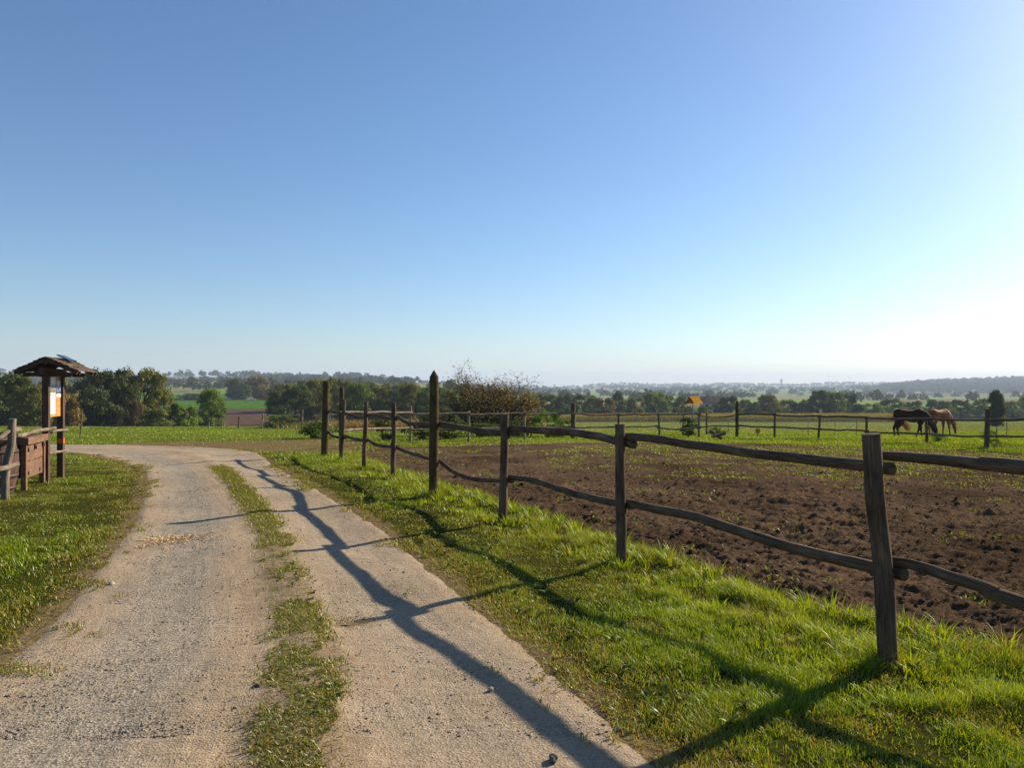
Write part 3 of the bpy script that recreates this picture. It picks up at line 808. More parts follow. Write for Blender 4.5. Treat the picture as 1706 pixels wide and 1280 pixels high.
mb = MB()                                           # spilled wood chips
n = 420
x = -3.42 + rng.normal(0, .17, n); y = 7.40 + rng.normal(0, .20, n)
x = np.where(rng.uniform(0, 1, n) < .08, x + rng.normal(0, .3, n), x)
blades(mb, np.stack([x, y, land(x, y) + .006], 1), rng.uniform(.012, .03, n), rng.uniform(.012, .022, n), rng.uniform(1.0, 2.2, n), rng.uniform(0, 1, n), 2)
tag(mb.build('wood_chips', M['chips']), kind='stuff')
mb = MB()                                           # dry clippings on the track and straw on the soil
n = 500
x = -1.03 + rng.normal(0, .08, n); y = 4.88 + rng.normal(0, .08, n)
blades(mb, np.stack([x, y, land(x, y) + .012], 1), rng.uniform(.008, .02, n), rng.uniform(.003, .006, n), rng.uniform(1.0, 2.5, n), rng.uniform(0, .6, n), 2)
n = 2600
x, y = scatter(n, 4.5, 23, -.2, .9, 1.3); k = soil_inside(x, y) > .1; x, y = x[k], y[k]
blades(mb, np.stack([x, y, land(x, y) + soil_h(x, y) + .012], 1), rng.uniform(.006, .02, len(x)), rng.uniform(.004, .008, len(x)) * (1 + .06 * y), rng.uniform(1.5, 5, len(x)), rng.uniform(.1, 1, len(x)), 2)
x = rng.uniform(-2.5, 5.2, 700); y = np.interp(x, [-4.2, -1.4, 2.5, 6.7], [21.4, 22.7, 24.6, 24.4]) - np.abs(rng.normal(0, .35, 700))
blades(mb, np.stack([x, y, land(x, y) + .03], 1), rng.uniform(.02, .06, 700), rng.uniform(.02, .05, 700), rng.uniform(1, 3, 700), rng.uniform(.4, 1, 700), 2)
v = rng.uniform(140, 400, 900); u = rng.uniform(.02, .98, 900); p = track_point(v, u)
blades(mb, np.stack([p[:, 0], p[:, 1], track_z(p[:, 0], p[:, 1], u) + .003], 1), rng.uniform(.004, .010, 900), rng.uniform(.002, .005, 900), rng.uniform(1.5, 5, 900), rng.uniform(0, .8, 900), 2)
v = rng.uniform(140, 470, 260); u = np.where(rng.uniform(0, 1, 260) < .5, .55 + rng.normal(0, .07, 260), np.where(rng.uniform(0, 1, 260) < .5, rng.uniform(-.08, .08, 260), rng.uniform(.9, 1.12, 260))); p = track_point(v, u)
blades(mb, np.stack([p[:, 0], p[:, 1], land(p[:, 0], p[:, 1]) + .022], 1), rng.uniform(.008, .02, 260), rng.uniform(.012, .026, 260), rng.uniform(1.0, 2.4, 260), rng.uniform(-.1, .45, 260), 3)
tag(mb.build('straw_litter', M['straw']), kind='stuff')

STONES = [(430, 1155, .026, 'stone_dark', 'angular dark stone lying beside the grassy middle strip of the track'),
          (922, 1272, .022, 'stone_dark', 'dark rounded stone at the near end of the rail shadow on the track'),
          (575, 1044, .018, 'stone_dark', 'small dark stone next to the patch of dry clippings on the track'),
          (187, 975, .026, 'stone_light', 'pale pointed stone alone on the grey wheel lane of the track'),
          (818, 1153, .014, 'stone_light', 'tiny whitish stone on the beige lane beyond the rail shadow')]
for px, py, r, mk, lb in STONES:
    d = F * CAM / (py - CY)
    b = P(px, d)
    mb = MB()
    a = np.linspace(0, np.pi, 9); ph = np.linspace(0, 2 * np.pi, 13)[:-1]
    Vs = np.array([[math.sin(t) * math.cos(q), math.sin(t) * math.sin(q), math.cos(t)] for t in a for q in ph])
    Vs *= (1 + .35 * fbm(Vs[:, 0] * 1.3 + px, Vs[:, 1] * 1.3 + Vs[:, 2], 2, px))[:, None]
    Vs = Vs * np.array([1.25, .9, .7]) * r
    q_ = [[i * 12 + j, (i + 1) * 12 + j, (i + 1) * 12 + (j + 1) % 12, i * 12 + (j + 1) % 12] for i in range(8) for j in range(12)]
    mb.add(Vs, [np.array(q_)], smooth=False)
    o = mb.build('stone', M[mk]); o.location = (b[0], b[1], b[2] + r * .45); o.rotation_euler = (0, 0, px)
    tag(o, lb, 'stone')

mb = MB()                                           # loose clods on the paddock
n = 14000
x, y = scatter(n, 3.8, 20, -.2, .82, 1.15); k = soil_inside(x, y) > .08; x, y = x[k], y[k]
rocks(mb, np.stack([x, y, land(x, y) + soil_h(x, y) + .014], 1), rng.lognormal(math.log(.008), .55, len(x)).clip(.004, .05), .7)
tag(mb.build('soil_clods', M['soil']), kind='stuff')

# ------------------------------------------------------------------ the near rail fence
def rail_pts(samples, sd, amp=.012, n=46):
    c = catmull(samples, n)
    t = np.linspace(0, 1, n)
    c[:, 2] += amp * fbm(t * 5, t * 0 + sd, 3, sd); c[:, :2] += (amp * .6 * fbm(t * 4, t * 0 + sd + 9, 2, sd))[:, None]
    return c

fence = empty('rail_fence', (*POSTS['D'], 0), 'long weathered rail fence running beside the track along the bare paddock', 'fence')
def L_(o_pts): return np.asarray(o_pts, float) - np.array([*POSTS['D'], 0])
def near_post(key, px_pts, wid, mat, pointed=False, sd=0):
    x0, d = POSTS[key]
    pts = [W(px, py, d) for px, py in px_pts]
    pts = [np.array(p) for p in pts]
    pts.append(np.array([pts[-1][0], d, pts[-1][2] - .25]))
    pts = pts[::-1]
    c = catmull(pts, 26); c[:, 1] += .01 * fbm(np.linspace(0, 3, 26), np.full(26, sd), 2, sd)
    r = np.full(len(c), wid / 2)
    r = r * np.linspace(1.06, .97, len(c))
    mb = MB()
    if pointed:
        c = np.vstack([c, c[-1] + [0, 0, .05], c[-1] + [0, 0, .095]]); r = np.concatenate([r, [wid * .25, wid * .03]])
        c[-3:-2, 2] += .0
    mb.tube(L_(c), r, 16, sd, .10 if mat == 'post' else .04)
    return mb.build('post', M[mat], fence)
near_post('A', [(1450, 723), (1458, 826), (1470, 930), (1476, 1040), (1479, 1110)], .100, 'post', sd=1)
near_post('B', [(1033.5, 707), (1033, 800), (1035, 880), (1035, 942)], .090, 'post', sd=2)
near_post('C', [(841, 690), (840, 760), (838.5, 820), (837, 873)], .095, 'post', sd=3)
near_post('D', [(723, 628), (723, 700), (722.5, 760), (722, 827)], .130, 'round_post', True, sd=4)
near_post('E', [(656, 671), (656, 720), (655, 760), (655, 796)], .080, 'post', sd=5)
near_post('F', [(610, 669), (609, 710), (607, 745), (606.5, 779)], .083, 'post', sd=6)
near_post('G', [(573, 666), (572, 700), (570, 735), (569, 763)], .090, 'post', sd=7)
near_post('H', [(543, 635), (542.5, 680), (541.5, 720), (541, 752)], .165, 'round_post', sd=8)
POSTS['Z'] = (3.2, 1.8)
mb = MB(); mb.tube(L_(catmull([(3.2, 1.8, -.2), (3.2, 1.8, .6), (3.18, 1.8, 1.25)], 20)), .05, 14, 9, .1); mb.build('post', M['post'], fence)

nrm = np.array([.902, .432])
ln_ = np.array([(3.2, 1.8)] + [POSTS[k] for k in 'ABCDEFGH'] + [(-5.3, 19.5)], float)
dens_ = np.vstack([np.linspace(ln_[i], ln_[i + 1], 200) for i in range(len(ln_) - 1)])
def rail_depth(px, off):
    q = dens_ + nrm * off
    s = q[:, 0] / q[:, 1]
    o = np.argsort(s)
    return float(np.interp((px - CX) / F, s[o], q[o, 1]))
def near_rail(pp, thick, off, sd, extra=None):
    S, r = [], []
    tx = [t[0] for t in thick]
    for px, py in pp:
        d = rail_depth(px, off)
        S.append(W(px, py, d)); r.append(np.interp(px, tx, [t[1] for t in thick]) * d / F / 2)
    if extra is not None:
        S += [np.array(e[:3]) for e in extra]; r += [e[3] for e in extra]
    S = np.array(S)
    c = rail_pts(S, sd, .006, 50)
    rr = np.interp(np.linspace(0, len(S) - 1, 50), np.arange(len(S)), r)
    MB().tube(L_(c), rr, 14, sd, .14, freq=2.2).build('rail', M['rail'], fence)

near_rail([(1461, 759), (1515, 761), (1587, 769), (1641, 775), (1706, 778)], [(1461, 14), (1520, 17), (1706, 27)], .088, 11, [(3.28, 1.75, 1.15, .042)])
near_rail([(1029, 727), (1092, 731), (1133, 738), (1195, 746), (1256, 756), (1300, 761), (1372, 769), (1440, 776), (1487, 780.5)], [(1029, 13), (1300, 16.5), (1487, 21)], .082, 12)
near_rail([(838, 712.5), (887, 717), (940, 720), (990, 725.5), (1025, 734), (1056, 741)], [(838, 10), (1056, 15)], .080, 13)
near_rail([(720, 705), (735, 706.5), (760, 711), (793, 717), (835, 721), (856, 722)], [(720, 9), (856, 10)], .092, 14)
near_rail([(654, 694), (664, 696), (673, 702), (686, 706), (706, 707.5), (730, 708)], [(654, 6), (730, 8)], .075, 15)
near_rail([(607, 691.5), (618, 692), (629, 693), (642.5, 695.5), (660, 699.5)], [(607, 5), (660, 6)], .075, 16)
near_rail([(569, 688.5), (578, 689.5), (592, 694), (612, 697.5)], [(569, 4.5), (612, 5)], .07, 17)
near_rail([(541, 685), (549, 686), (558, 687), (575, 689.5)], [(541, 4), (575, 4.5)], .07, 18)
near_rail([(1479, 933), (1515.6, 941), (1551.5, 951.5), (1587, 964), (1623, 975), (1659, 988), (1706, 1006)], [(1479, 17), (1706, 25)], .086, 21, [(3.28, 1.75, .36, .04)])
near_rail([(1029, 834), (1045, 837), (1092, 848.5), (1133, 856), (1162, 862), (1195, 874), (1256, 893), (1300, 908), (1372, 927), (1450, 944), (1507, 957)], [(1029, 12), (1170, 16), (1507, 22)], .082, 22)
near_rail([(838, 794), (887, 800.5), (928, 813), (969, 826), (1025, 837.5), (1054, 843)], [(838, 9), (1054, 13)], .080, 23)
near_rail([(720, 761), (732, 768), (750, 782), (771.5, 793), (793, 799), (833, 801.5), (854, 801)], [(720, 7), (854, 8)], .090, 24)
near_rail([(653, 741), (660, 745), (677, 753), (695, 758), (715, 764.5), (731, 769)], [(653, 6), (731, 6)], .075, 25)
near_rail([(606, 730), (613, 733), (629, 742), (645, 744), (662, 745)], [(606, 5), (662, 5.5)], .075, 26)
near_rail([(569, 725), (576, 727), (590, 731), (611, 735)], [(569, 4.5), (611, 5)], .07, 27)
near_rail([(541, 716), (547, 719), (553, 726), (567, 729), (577, 730)], [(541, 5), (577, 4.5)], .07, 28)
tw = np.array([W(548.5 + 2.2 * math.cos(t), 692 + 3.2 * math.sin(t), 17.8) for t in np.linspace(0, 6.0, 16)] + [W(550, 697, 17.78), W(551, 706, 17.76)])
MB().tube(L_(tw), .006, 6, 1, 0).build('twine_loop', M['blue_twine'], fence)

# ------------------------------------------------------------------ the rail fence across the far side of the paddock
RF = dict(R0=(569.5, 645, 20.2), R1=(684, 676, 24.4), R2=(781, 685, 25.6), R3=(873, 683, 26.8), R4=(955, 672, 27.8), R5=(1030.6, 687, 28.8), R6=(1097, 690, 29.4), R7=(1165, 691, 29.6),
          R8=(1228, 668.6, 30.4), R9=(1291, 688.5, 29.6), R10=(1366, 692.5, 28.0), R11=(1444, 693.5, 26.0), R12=(1543, 697, 23.8), R13=(1645, 682, 21.6), R14=(1765, 690, 19.6), R15=(1935, 692, 17.4), R16=(2180, 690, 15.0))
rear = empty('rail_fence', P(1030, 28), 'thin rail fence across the far side of the paddock in front of the horses', 'fence')
ro = np.array(rear.location)
wid = dict(R0=.125, R4=.17, R8=.135, R13=.14)
for i, (k, (px, top, d)) in enumerate(RF.items()):
    b = P(px, d); t = W(px, top, d)
    lean = {'R6': -.05, 'R10': .09, 'R1': .02, 'R13': .02}.get(k, rng.uniform(-.03, .03))
    b[0] -= lean
    mt = 'pale_post' if k in ('R1', 'R2', 'R3') else ('round_post' if k in ('R0', 'R8') else 'post')
    if k in ('R6', 'R7'): mt = 'grey_rail'
    b[2] -= .2
    c = catmull([b, (b + t) / 2 + [rng.uniform(-.015, .015), 0, 0], t], 14) - ro
    MB().tube(c, wid.get(k, .085) / 2 * np.linspace(1.05, .95, 14), 10, 60 + i, .10).build('post', M[mt], rear)
def rear_rail(ks, rows, sd, mat, r=.036, off=-.06):
    for a, b_, ra, rb, m_ in rows:
        (pa, _, da), (pb, _, db) = RF[a], RF[b_]
        e = 3 / max(abs(pb - pa), 1)
        S = []
        for t in np.linspace(-e, 1 + e, 6):
            px, d = pa + (pb - pa) * t, da + (db - da) * t + off
            S.append(W(px, ra + (rb - ra) * t + (m_ * math.sin(math.pi * min(max(t, 0), 1))) + rng.uniform(-.5, .5), d))
        c = rail_pts(S, sd, .015, 26) - ro
        MB().tube(c, r * rng.uniform(.85, 1.15), 9, sd, .15, freq=2).build('rail', M[mat], rear); sd += 1
K = list(RF)
up = [687.5, 687.5, 690, 688.5, 688.5, 692, 690, 690.5, 690.5, 693, 690, 693.5, 695, 697.5, 699, 699]
rear_rail(K, [('R0', 'R1', 687, 687.5, 0), ('R1', 'R2', 690.5, 688.5, 0), ('R2', 'R3', 691.5, 688.5, 0), ('R3', 'R4', 691.5, 688.5, .5), ('R4', 'R5', 689, 690, 2)], 101, 'grey_rail')
rear_rail(K, [('R5', 'R6', 691.5, 690.5, -.3), ('R6', 'R7', 691.5, 690.5, -.5), ('R7', 'R8', 692.5, 692, 3)], 111, 'grey_rail', .035)
rear_rail(K, [('R8', 'R9', 690, 690, .3), ('R9', 'R10', 693, 693.5, .8), ('R10', 'R11', 694.5, 695.5, -.5), ('R11', 'R12', 697, 698.5, .3), ('R12', 'R13', 698, 700, .8), ('R13', 'R14', 700.5, 698, 0), ('R14', 'R15', 698.5, 699, .5), ('R15', 'R16', 699.5, 697, 0)], 121, 'rail', .038)
rear_rail(K, [('R0', 'R1', 717, 713, 0), ('R1', 'R2', 716, 715.5, 0), ('R2', 'R3', 715, 713.5, -.5), ('R3', 'R4', 714, 712, 0), ('R4', 'R5', 712.5, 711.5, .3), ('R5', 'R6', 713, 710.5, -.5), ('R6', 'R7', 712.5, 711, 4)], 131, 'grey_rail', .034)
rear_rail(K, [('R7', 'R8', 713, 710.5, -2.2), ('R8', 'R9', 709.5, 711.5, 1), ('R9', 'R10', 712.5, 715, -.3), ('R10', 'R11', 716, 718.5, -.6), ('R11', 'R12', 720.5, 723, 0), ('R12', 'R13', 722.5, 727, 2), ('R13', 'R14', 727.5, 727, .5), ('R14', 'R15', 727.5, 731, .5), ('R15', 'R16', 731, 735, 1)], 141, 'rail', .032)
hk = np.array([W(1230 + 2 * math.cos(t), 713 + 2.6 * math.sin(t), 30.3) for t in np.linspace(-1.4, 3.6, 14)])
MB().tube(hk - ro, .015, 6, 1, 0).build('gate_ring', M['iron'], rear)

# ------------------------------------------------------------------ log fence beside the shelter
p1, p2 = P(77, 12.1), P(101.5, 12.8)
lf = empty('log_fence', P(10, 10.2), 'pale peeled log fence with sawn ends in front of the wooden barrel', 'fence')
lo = np.array(lf.location)
pa = P(10, 10.2)
MB().tube(catmull([pa - [0, 0, .2], W(9, 800, 10.2), W(13, 765, 10.2), W(19, 740, 10.2), W(20.5, 698, 10.2)], 20) - lo, .052, 12, 201, .08).build('post', M['log_grey'], lf)
pb = np.array([-6.35, 8.0, float(land(-6.35, 8.0))])
MB().tube(catmull([pb - [0, 0, .2], pb + [0.02, 0, .5], pb + [0, 0, 1.1]], 16) - lo, .05, 12, 202, .08).build('post', M['log_grey'], lf)
def log_rail(pp, r0, r1, sd):
    S = [W(*p) if p[0] > -1e3 else np.array(p[1:]) for p in pp]
    c = rail_pts(S, sd, .006, 36)
    MB().tube(c - lo, np.linspace(r0, r1, 36), 12, sd, .12, cap_mi=1, freq=2.5).build('rail', [M['log_grey'], M['log_cut']], lf)
log_rail([(-1e4, -6.2, 7.9, .80), (-30, 742, 9.6), (0, 729, 9.95), (8, 722, 10.05), (17, 717.5, 10.2), (33, 715.5, 10.45)], .030, .033, 211)
log_rail([(27, 725, 10.4), (37.5, 726, 10.8), (50, 721, 11.2), (62, 717, 11.6), (75, 716, 11.95), (91, 713.5, 12.25)], .028, .030, 212)
log_rail([(86, 721, 12.15), (95, 717.5, 12.45), (104, 717, 12.7), (113, 716.5, 12.95)], .022, .021, 213)
log_rail([(-1e4, -6.2, 7.9, .38), (-30, 790, 9.6), (0, 782, 9.9), (15, 779, 10.15), (29, 773.5, 10.4)], .036, .038, 214)
log_rail([(81, 756, 12.1), (92, 754, 12.4), (101, 752.5, 12.65), (112, 750.5, 12.95)], .022, .020, 215)

# ------------------------------------------------------------------ barrel, chest, information shelter
bp = np.array([-7.66, 10.85]); bz = float(land(*bp))
bar = empty('barrel', (*bp, bz), 'dark wooden barrel standing behind the peeled log fence', 'barrel')
mb = MB()
ns = 22
def barrel_r(z): return .31 + .06 * math.sin(math.pi * min(max(z / .86, 0), 1))
for k in range(ns):
    a0, a1 = 2 * math.pi * (k + .03) / ns, 2 * math.pi * (k + .97) / ns
    zz = np.linspace(.0, .86, 12); V = []
    jr = rng.uniform(-.003, .003)
    for z in zz:
        for a in np.linspace(a0, a1, 4): V.append([math.cos(a) * (barrel_r(z) + jr), math.sin(a) * (barrel_r(z) + jr), z])
    mb.add(np.array(V), [grid_faces(12, 4)], smooth=False)
mb.build('staves', M['barrel'], bar)
mb = MB(); a = np.linspace(0, 2 * np.pi, 33)[:-1]
V = np.vstack([np.stack([np.cos(a) * .30, np.sin(a) * .30, np.full(32, .80)], 1), [[0, 0, .80]]])
mb.add(V, [np.array([[i, (i + 1) % 32, 32] for i in range(32)])], smooth=False); mb.build('lid', M['barrel'], bar)
for z0 in (.06, .24, .60, .78):
    V = []
    for z, e in ((z0 - .025, .002), (z0 - .025, .007), (z0 + .025, .007), (z0 + .025, .002)):
        V.append(np.stack([np.cos(a) * (barrel_r(z) + e), np.sin(a) * (barrel_r(z) + e), np.full(32, z)], 1))
    V = np.concatenate(V); q = [[r * 32 + i, r * 32 + (i + 1) % 32, (r + 1) * 32 + (i + 1) % 32, (r + 1) * 32 + i] for r in range(3) for i in range(32)]
    MB().add(V, [np.array(q)]).build('hoop', M['iron'], bar)

c0, c1 = P(42, 11.05), P(74, 12.0)
ctr = (c0 + c1) / 2
fx = (c1 - c0); wlen = float(np.hypot(fx[0], fx[1])); ang = math.atan2(fx[1], fx[0])
chest = empty('wooden_chest', ctr, 'brown plank chest on short legs standing between barrel and shelter', 'chest', rz=ang)
# local: x along the front (away from the camera), -y is the front facing the track, +y is the back
H0, H1, DP = .17, .78, .46
def cbox(name, c, size, mat=None):
    mb = MB(); mb.box(c, size); return mb.build(name, mat or M['chest'], chest)
mb = MB()
for z0, z1 in ((H0, .42), (.425, .66)): mb.box((0, .022, (z0 + z1) / 2), (wlen - .10, .03, z1 - z0 - .006))
mb.box((-(wlen / 2 - .045), DP / 2 + .02, (H0 + .66) / 2), (.03, DP - .04, .66 - H0)); mb.box((wlen / 2 - .045, DP / 2 + .02, (H0 + .66) / 2), (.03, DP - .04, .66 - H0))
mb.box((0, DP, (H0 + .66) / 2), (wlen - .12, .03, .66 - H0)); mb.box((0, DP / 2 + .02, H0 + .02), (wlen - .13, DP - .05, .03))
mb.build('body', M['chest'], chest)
for sx in (-1, 1):
    for yy in (.0, DP):
        cbox('leg', (sx * (wlen / 2 - .03), yy + .02, .34), (.075, .07, .68))
lid = cbox('lid', (0, DP / 2 + .01, .735), (wlen + .05, DP + .12, .105))
for xx, zz in ((-.38, .60), (.0, .615), (.42, .63)):
    MB().box((xx * wlen, -.006, zz), (.05, .02, .07)).box((xx * wlen, -.018, zz - .01), (.022, .014, .05)).build('latch', M['iron'], chest)
for xx in (-.30, .28):
    MB().box((xx * wlen, .002, .24), (.06, .012, .05)).build('hinge', M['iron'], chest)

shp = (p1 + p2) / 2
sv = p2 - p1; sang = math.atan2(sv[1], sv[0]); half = float(np.hypot(sv[0], sv[1])) / 2
sh = empty('information_shelter', shp, 'small roofed notice board with posters and solar panel beside the track', 'notice board', rz=sang)
# local: x along the board (away from the camera), -y faces the track
def sbox(name, boxes, mat):
    mb = MB()
    for b_ in boxes: mb.box(*b_)
    return mb.build(name, mat, sh)
for sx in (-1, 1):
    p_ = sbox('post', [((sx * half, 0, .85), (.095, .095, 1.90))], M['shelter'])
    if sx == 1:
        mb = MB(); a = np.linspace(0, 2 * np.pi, 17)[:-1]
        for fy, nx in ((-.0505, 0), (None, 1)):
            if nx == 0: V = np.stack([half + .038 * np.cos(a), np.full(16, -.0505), .63 + .05 * np.sin(a)], 1); V2 = V + [0, .004, 0]
            else: V = np.stack([np.full(16, half - .0505), .038 * np.cos(a), .63 + .05 * np.sin(a)], 1); V2 = V + [.004, 0, 0]
            mb.add(np.vstack([V, V2]), [np.array([[i, (i + 1) % 16, 16 + (i + 1) % 16, 16 + i] for i in range(16)])], smooth=False)
            mb.add(np.vstack([V, V.mean(0)]), [np.array([[i, (i + 1) % 16, 16] for i in range(16)])], smooth=False)
        mb.build('waymark', M['orange'], p_)
bw = 2 * half - .10
sbox('board', [((0, .0, 1.06 + .092 * k + .045), (bw, .022, .089)) for k in range(8)], M['board'])
# posters: two printed pictures above, a long sheet and a small white strip below
def poster_mat(name, stops):
    m, nt, b, _ = new_mat(name)
    oc = N(nt, 'ShaderNodeTexCoord').outputs['Generated']
    sz = N(nt, 'ShaderNodeSeparateXYZ'); nt.links.new(oc, sz.inputs[0])
    n_ = noise(nt, oc, 5, 4)
    f = math_(nt, 'ADD', sz.outputs[2], math_(nt, 'MULTIPLY', math_(nt, 'SUBTRACT', n_, .5), .35))
    nt.links.new(ramp(nt, f, stops), b.inputs['Base Color']); b.inputs['Roughness'].default_value = .4
    return m
MB().box((-.14, -.014, 1.60), (.33, .006, .255)).build('poster', poster_mat('hill poster', [(.0, (.10, .11, .10)), (.45, (.20, .22, .22)), (.55, (.42, .46, .50)), (.9, (.60, .66, .72))]), sh)
MB().box((.19, -.014, 1.555), (.22, .006, .21)).build('poster', poster_mat('blue poster', [(.0, (.02, .03, .07)), (.2, (.10, .14, .25)), (.6, (.20, .27, .42)), (.9, (.35, .42, .55))]), sh)
sheet = MB().box((-.14, -.014, 1.285), (.33, .006, .355)).build('notice_sheet', M['paper'], sh)
sheet['label'] = 'white printed sheet'
mb = MB()
for k in range(9): mb.box((-.15 + rng.uniform(-.01, .01), -.0180, 1.14 + .027 * k), (.24 * rng.uniform(.7, 1), .002, .006))
mb.build('print_lines', M['ink'], sheet)
MB().box((-.14, -.0180, 1.435), (.31, .002, .035)).build('print_band', M['green_print'], sheet)
MB().box((.19, -.014, 1.415), (.22, .006, .06)).build('notice_strip', M['paper'], sh)
sbox('beam', [((0, -.0, 1.82), (2 * half + .50, .07, .10)), ((-half, -.02, 1.765), (.07, .70, .07)), ((half, -.02, 1.765), (.07, .70, .07))], M['shelter'])
# roof: two shingled slopes along x
RL, RH, RW, EZ, PZ = -.56, .60, .45, 1.815, 2.035
roof = MB()
for sgn in (-1, 1):
    nsl = 6
    for k in range(nsl):
        t0, t1 = k / nsl, (k + 1) / nsl + .06
        y0, y1 = RW * t0, RW * min(t1, 1.04); z0, z1 = PZ - (PZ - EZ) * t0, PZ - (PZ - EZ) * t1
        nb = 9
        for j in range(nb):
            xa = RL + (RH - RL) * j / nb + .003; xb = RL + (RH - RL) * (j + 1) / nb - .003
            dz = rng.uniform(0, .010) + .012 * (k % 1) ; th = .012
            o0 = .012; yo = -.05
            V = []
            for (yy, zz) in ((y0, z0 + dz), (y1 + rng.uniform(-.012, .012), z1 + .014 + dz)):
                for xx in (xa, xb):
                    V += [[xx, sgn * yy + yo, zz], [xx, sgn * yy + yo, zz + th]]
            V = np.array(V)
            roof.add(V, [np.array([[0, 4, 6, 2], [1, 3, 7, 5], [0, 2, 3, 1], [4, 5, 7, 6], [0, 1, 5, 4], [2, 6, 7, 3]])], smooth=False)
rf = roof.build('roof', M['shingle'], sh)
mb = MB()
for xx in (RL + .03, -half, half, RH - .03):
    for sgn in (-1, 1):
        L0 = math.hypot(RW, PZ - EZ); an = math.atan2(-(PZ - EZ), RW)
        rot = np.array([[1, 0, 0], [0, math.cos(an), -math.sin(an)], [0, math.sin(an), math.cos(an)]])
        if sgn < 0: rot = np.diag([1, -1, 1]) @ rot
        c = np.array([xx, sgn * RW / 2 - .05, (PZ + EZ) / 2 - .03]); mb.box(c, (.05, L0, .05), rot)
mb.box(((RL + RH) / 2, -.05, PZ - .06), (RH - RL - .02, .05, .09))
mb.build('rafter', M['shelter'], rf)
mb = MB(); an = math.atan2((PZ - EZ), RW)
rot = np.array([[1, 0, 0], [0, math.cos(an), -math.sin(an)], [0, math.sin(an), math.cos(an)]])
mb.box((.02, -.05 - .14, PZ + .012), (.36, .22, .02), rot); mb.build('solar_panel', M['solar'], rf)

# ------------------------------------------------------------------ trees
def crown(seed, ncl, nleaf, leaf, zlo=.05, bulge=.55, spread=(.5, .86), sizes=(.16, .30), column=False):
    r = np.random.default_rng(seed)
    cen, rad = [], []
    for _ in range(ncl):
        t = r.uniform(zlo, .90); w = math.sin(math.pi * min(max((t - zlo) / (1.0 - zlo) * .80 + .17, 0), 1)) ** .6
        if column: w = .95 if t < .75 else .75
        a = r.uniform(0, 2 * np.pi); q = w * r.uniform(*spread) * (1 + .25 * math.sin(a * 2 + seed))
        rr = r.uniform(*sizes)
        cen.append([math.cos(a) * q * .82, math.sin(a) * q * .82, t]); rad.append([rr, rr, rr * .62])
    cen, rad = np.array(cen), np.array(rad)
    cen[:, 2] = np.maximum(cen[:, 2], .06); cen[:, 2] = np.minimum(cen[:, 2], 1.0 - rad[:, 2] * .9)
    k = r.integers(0, ncl, nleaf)
    d = r.normal(0, 1, (nleaf, 3)); d /= np.linalg.norm(d, axis=1)[:, None]
    d[:, 2] = np.where(d[:, 2] < -.3, -d[:, 2] * .6, d[:, 2])
    p = cen[k] + d * rad[k] * (r.uniform(.55, 1.12, (nleaf, 1)))
    p[:, 2] = np.clip(p[:, 2], .0, 1.02)
    nn = d + r.normal(0, .55, (nleaf, 3)); nn /= np.linalg.norm(nn, axis=1)[:, None]
    ref = r.normal(0, 1, (nleaf, 3)); t1 = np.cross(nn, ref); t1 /= np.linalg.norm(t1, axis=1)[:, None]; t2 = np.cross(nn, t1)
    s = leaf * r.uniform(.6, 1.4, (nleaf, 1))
    V = np.stack([p - t1 * s, p + t2 * s * .6, p + t1 * s, p - t2 * s * .6 + nn * s * .25], 1)
    tint = np.clip(.5 + .16 * (r.random(ncl)[k] - .5) * 3 + r.normal(0, .14, nleaf), 0, 1)
    mb = MB(); mb.add(V.reshape(-1, 3), [(np.arange(nleaf) * 4)[:, None] + np.arange(4)[None]], tint=np.repeat(tint, 4), smooth=False)
    return mb, cen

PROTO = {}
def make_proto(key, seed, **kw):
    root = bpy.data.objects.new('tree', None); col.objects.link(root)
    mb, cen = crown(seed, **kw)
    cr = mb.build('crown', M['leaf'], root)
    t = MB(); r = np.random.default_rng(seed + 1)
    t.tube(catmull([(0, 0, -.05), (.02, .01, .12), (-.01, .02, .3), (.01, 0, .55)], 10), np.linspace(.07, .03, 10), 8, seed, .1)
    for c in cen[r.choice(len(cen), min(9, len(cen)), replace=False)]:
        z0 = min(r.uniform(.10, .35), c[2] * .7)
        t.tube(catmull([(0, 0, z0), (c[0] * .45, c[1] * .45, z0 + (c[2] - z0) * .55), tuple(c)], 7), np.linspace(.03, .008, 7), 6, seed, .1)
    t.build('trunk', M['bark'], root)
    PROTO[key] = root
make_proto('oak', 301, ncl=52, nleaf=6500, leaf=.040, zlo=-.05)
make_proto('oak2', 302, ncl=46, nleaf=6000, leaf=.042, zlo=-.05, sizes=(.18, .36))
make_proto('tall', 303, ncl=46, nleaf=5600, leaf=.038, zlo=-.05, spread=(.35, .85), sizes=(.18, .32))
make_proto('round', 304, ncl=34, nleaf=5200, leaf=.044, zlo=.0, sizes=(.20, .36))
make_proto('bush', 305, ncl=30, nleaf=4600, leaf=.048, zlo=.0, spread=(.4, .95), sizes=(.22, .38))
make_proto('big', 306, ncl=100, nleaf=17000, leaf=.024, zlo=-.08, spread=(.45, .95), sizes=(.11, .24))
make_proto('big2', 307, ncl=90, nleaf=15000, leaf=.026, zlo=-.08, spread=(.4, .92), sizes=(.12, .25))
first_use = set()
DK, OL, BR, PU, YL, GR, PL = (.050, .068, .018), (.105, .105, .024), (.14, .095, .028), (.10, .068, .045), (.22, .15, .03), (.085, .120, .024), (.120, .135, .045)

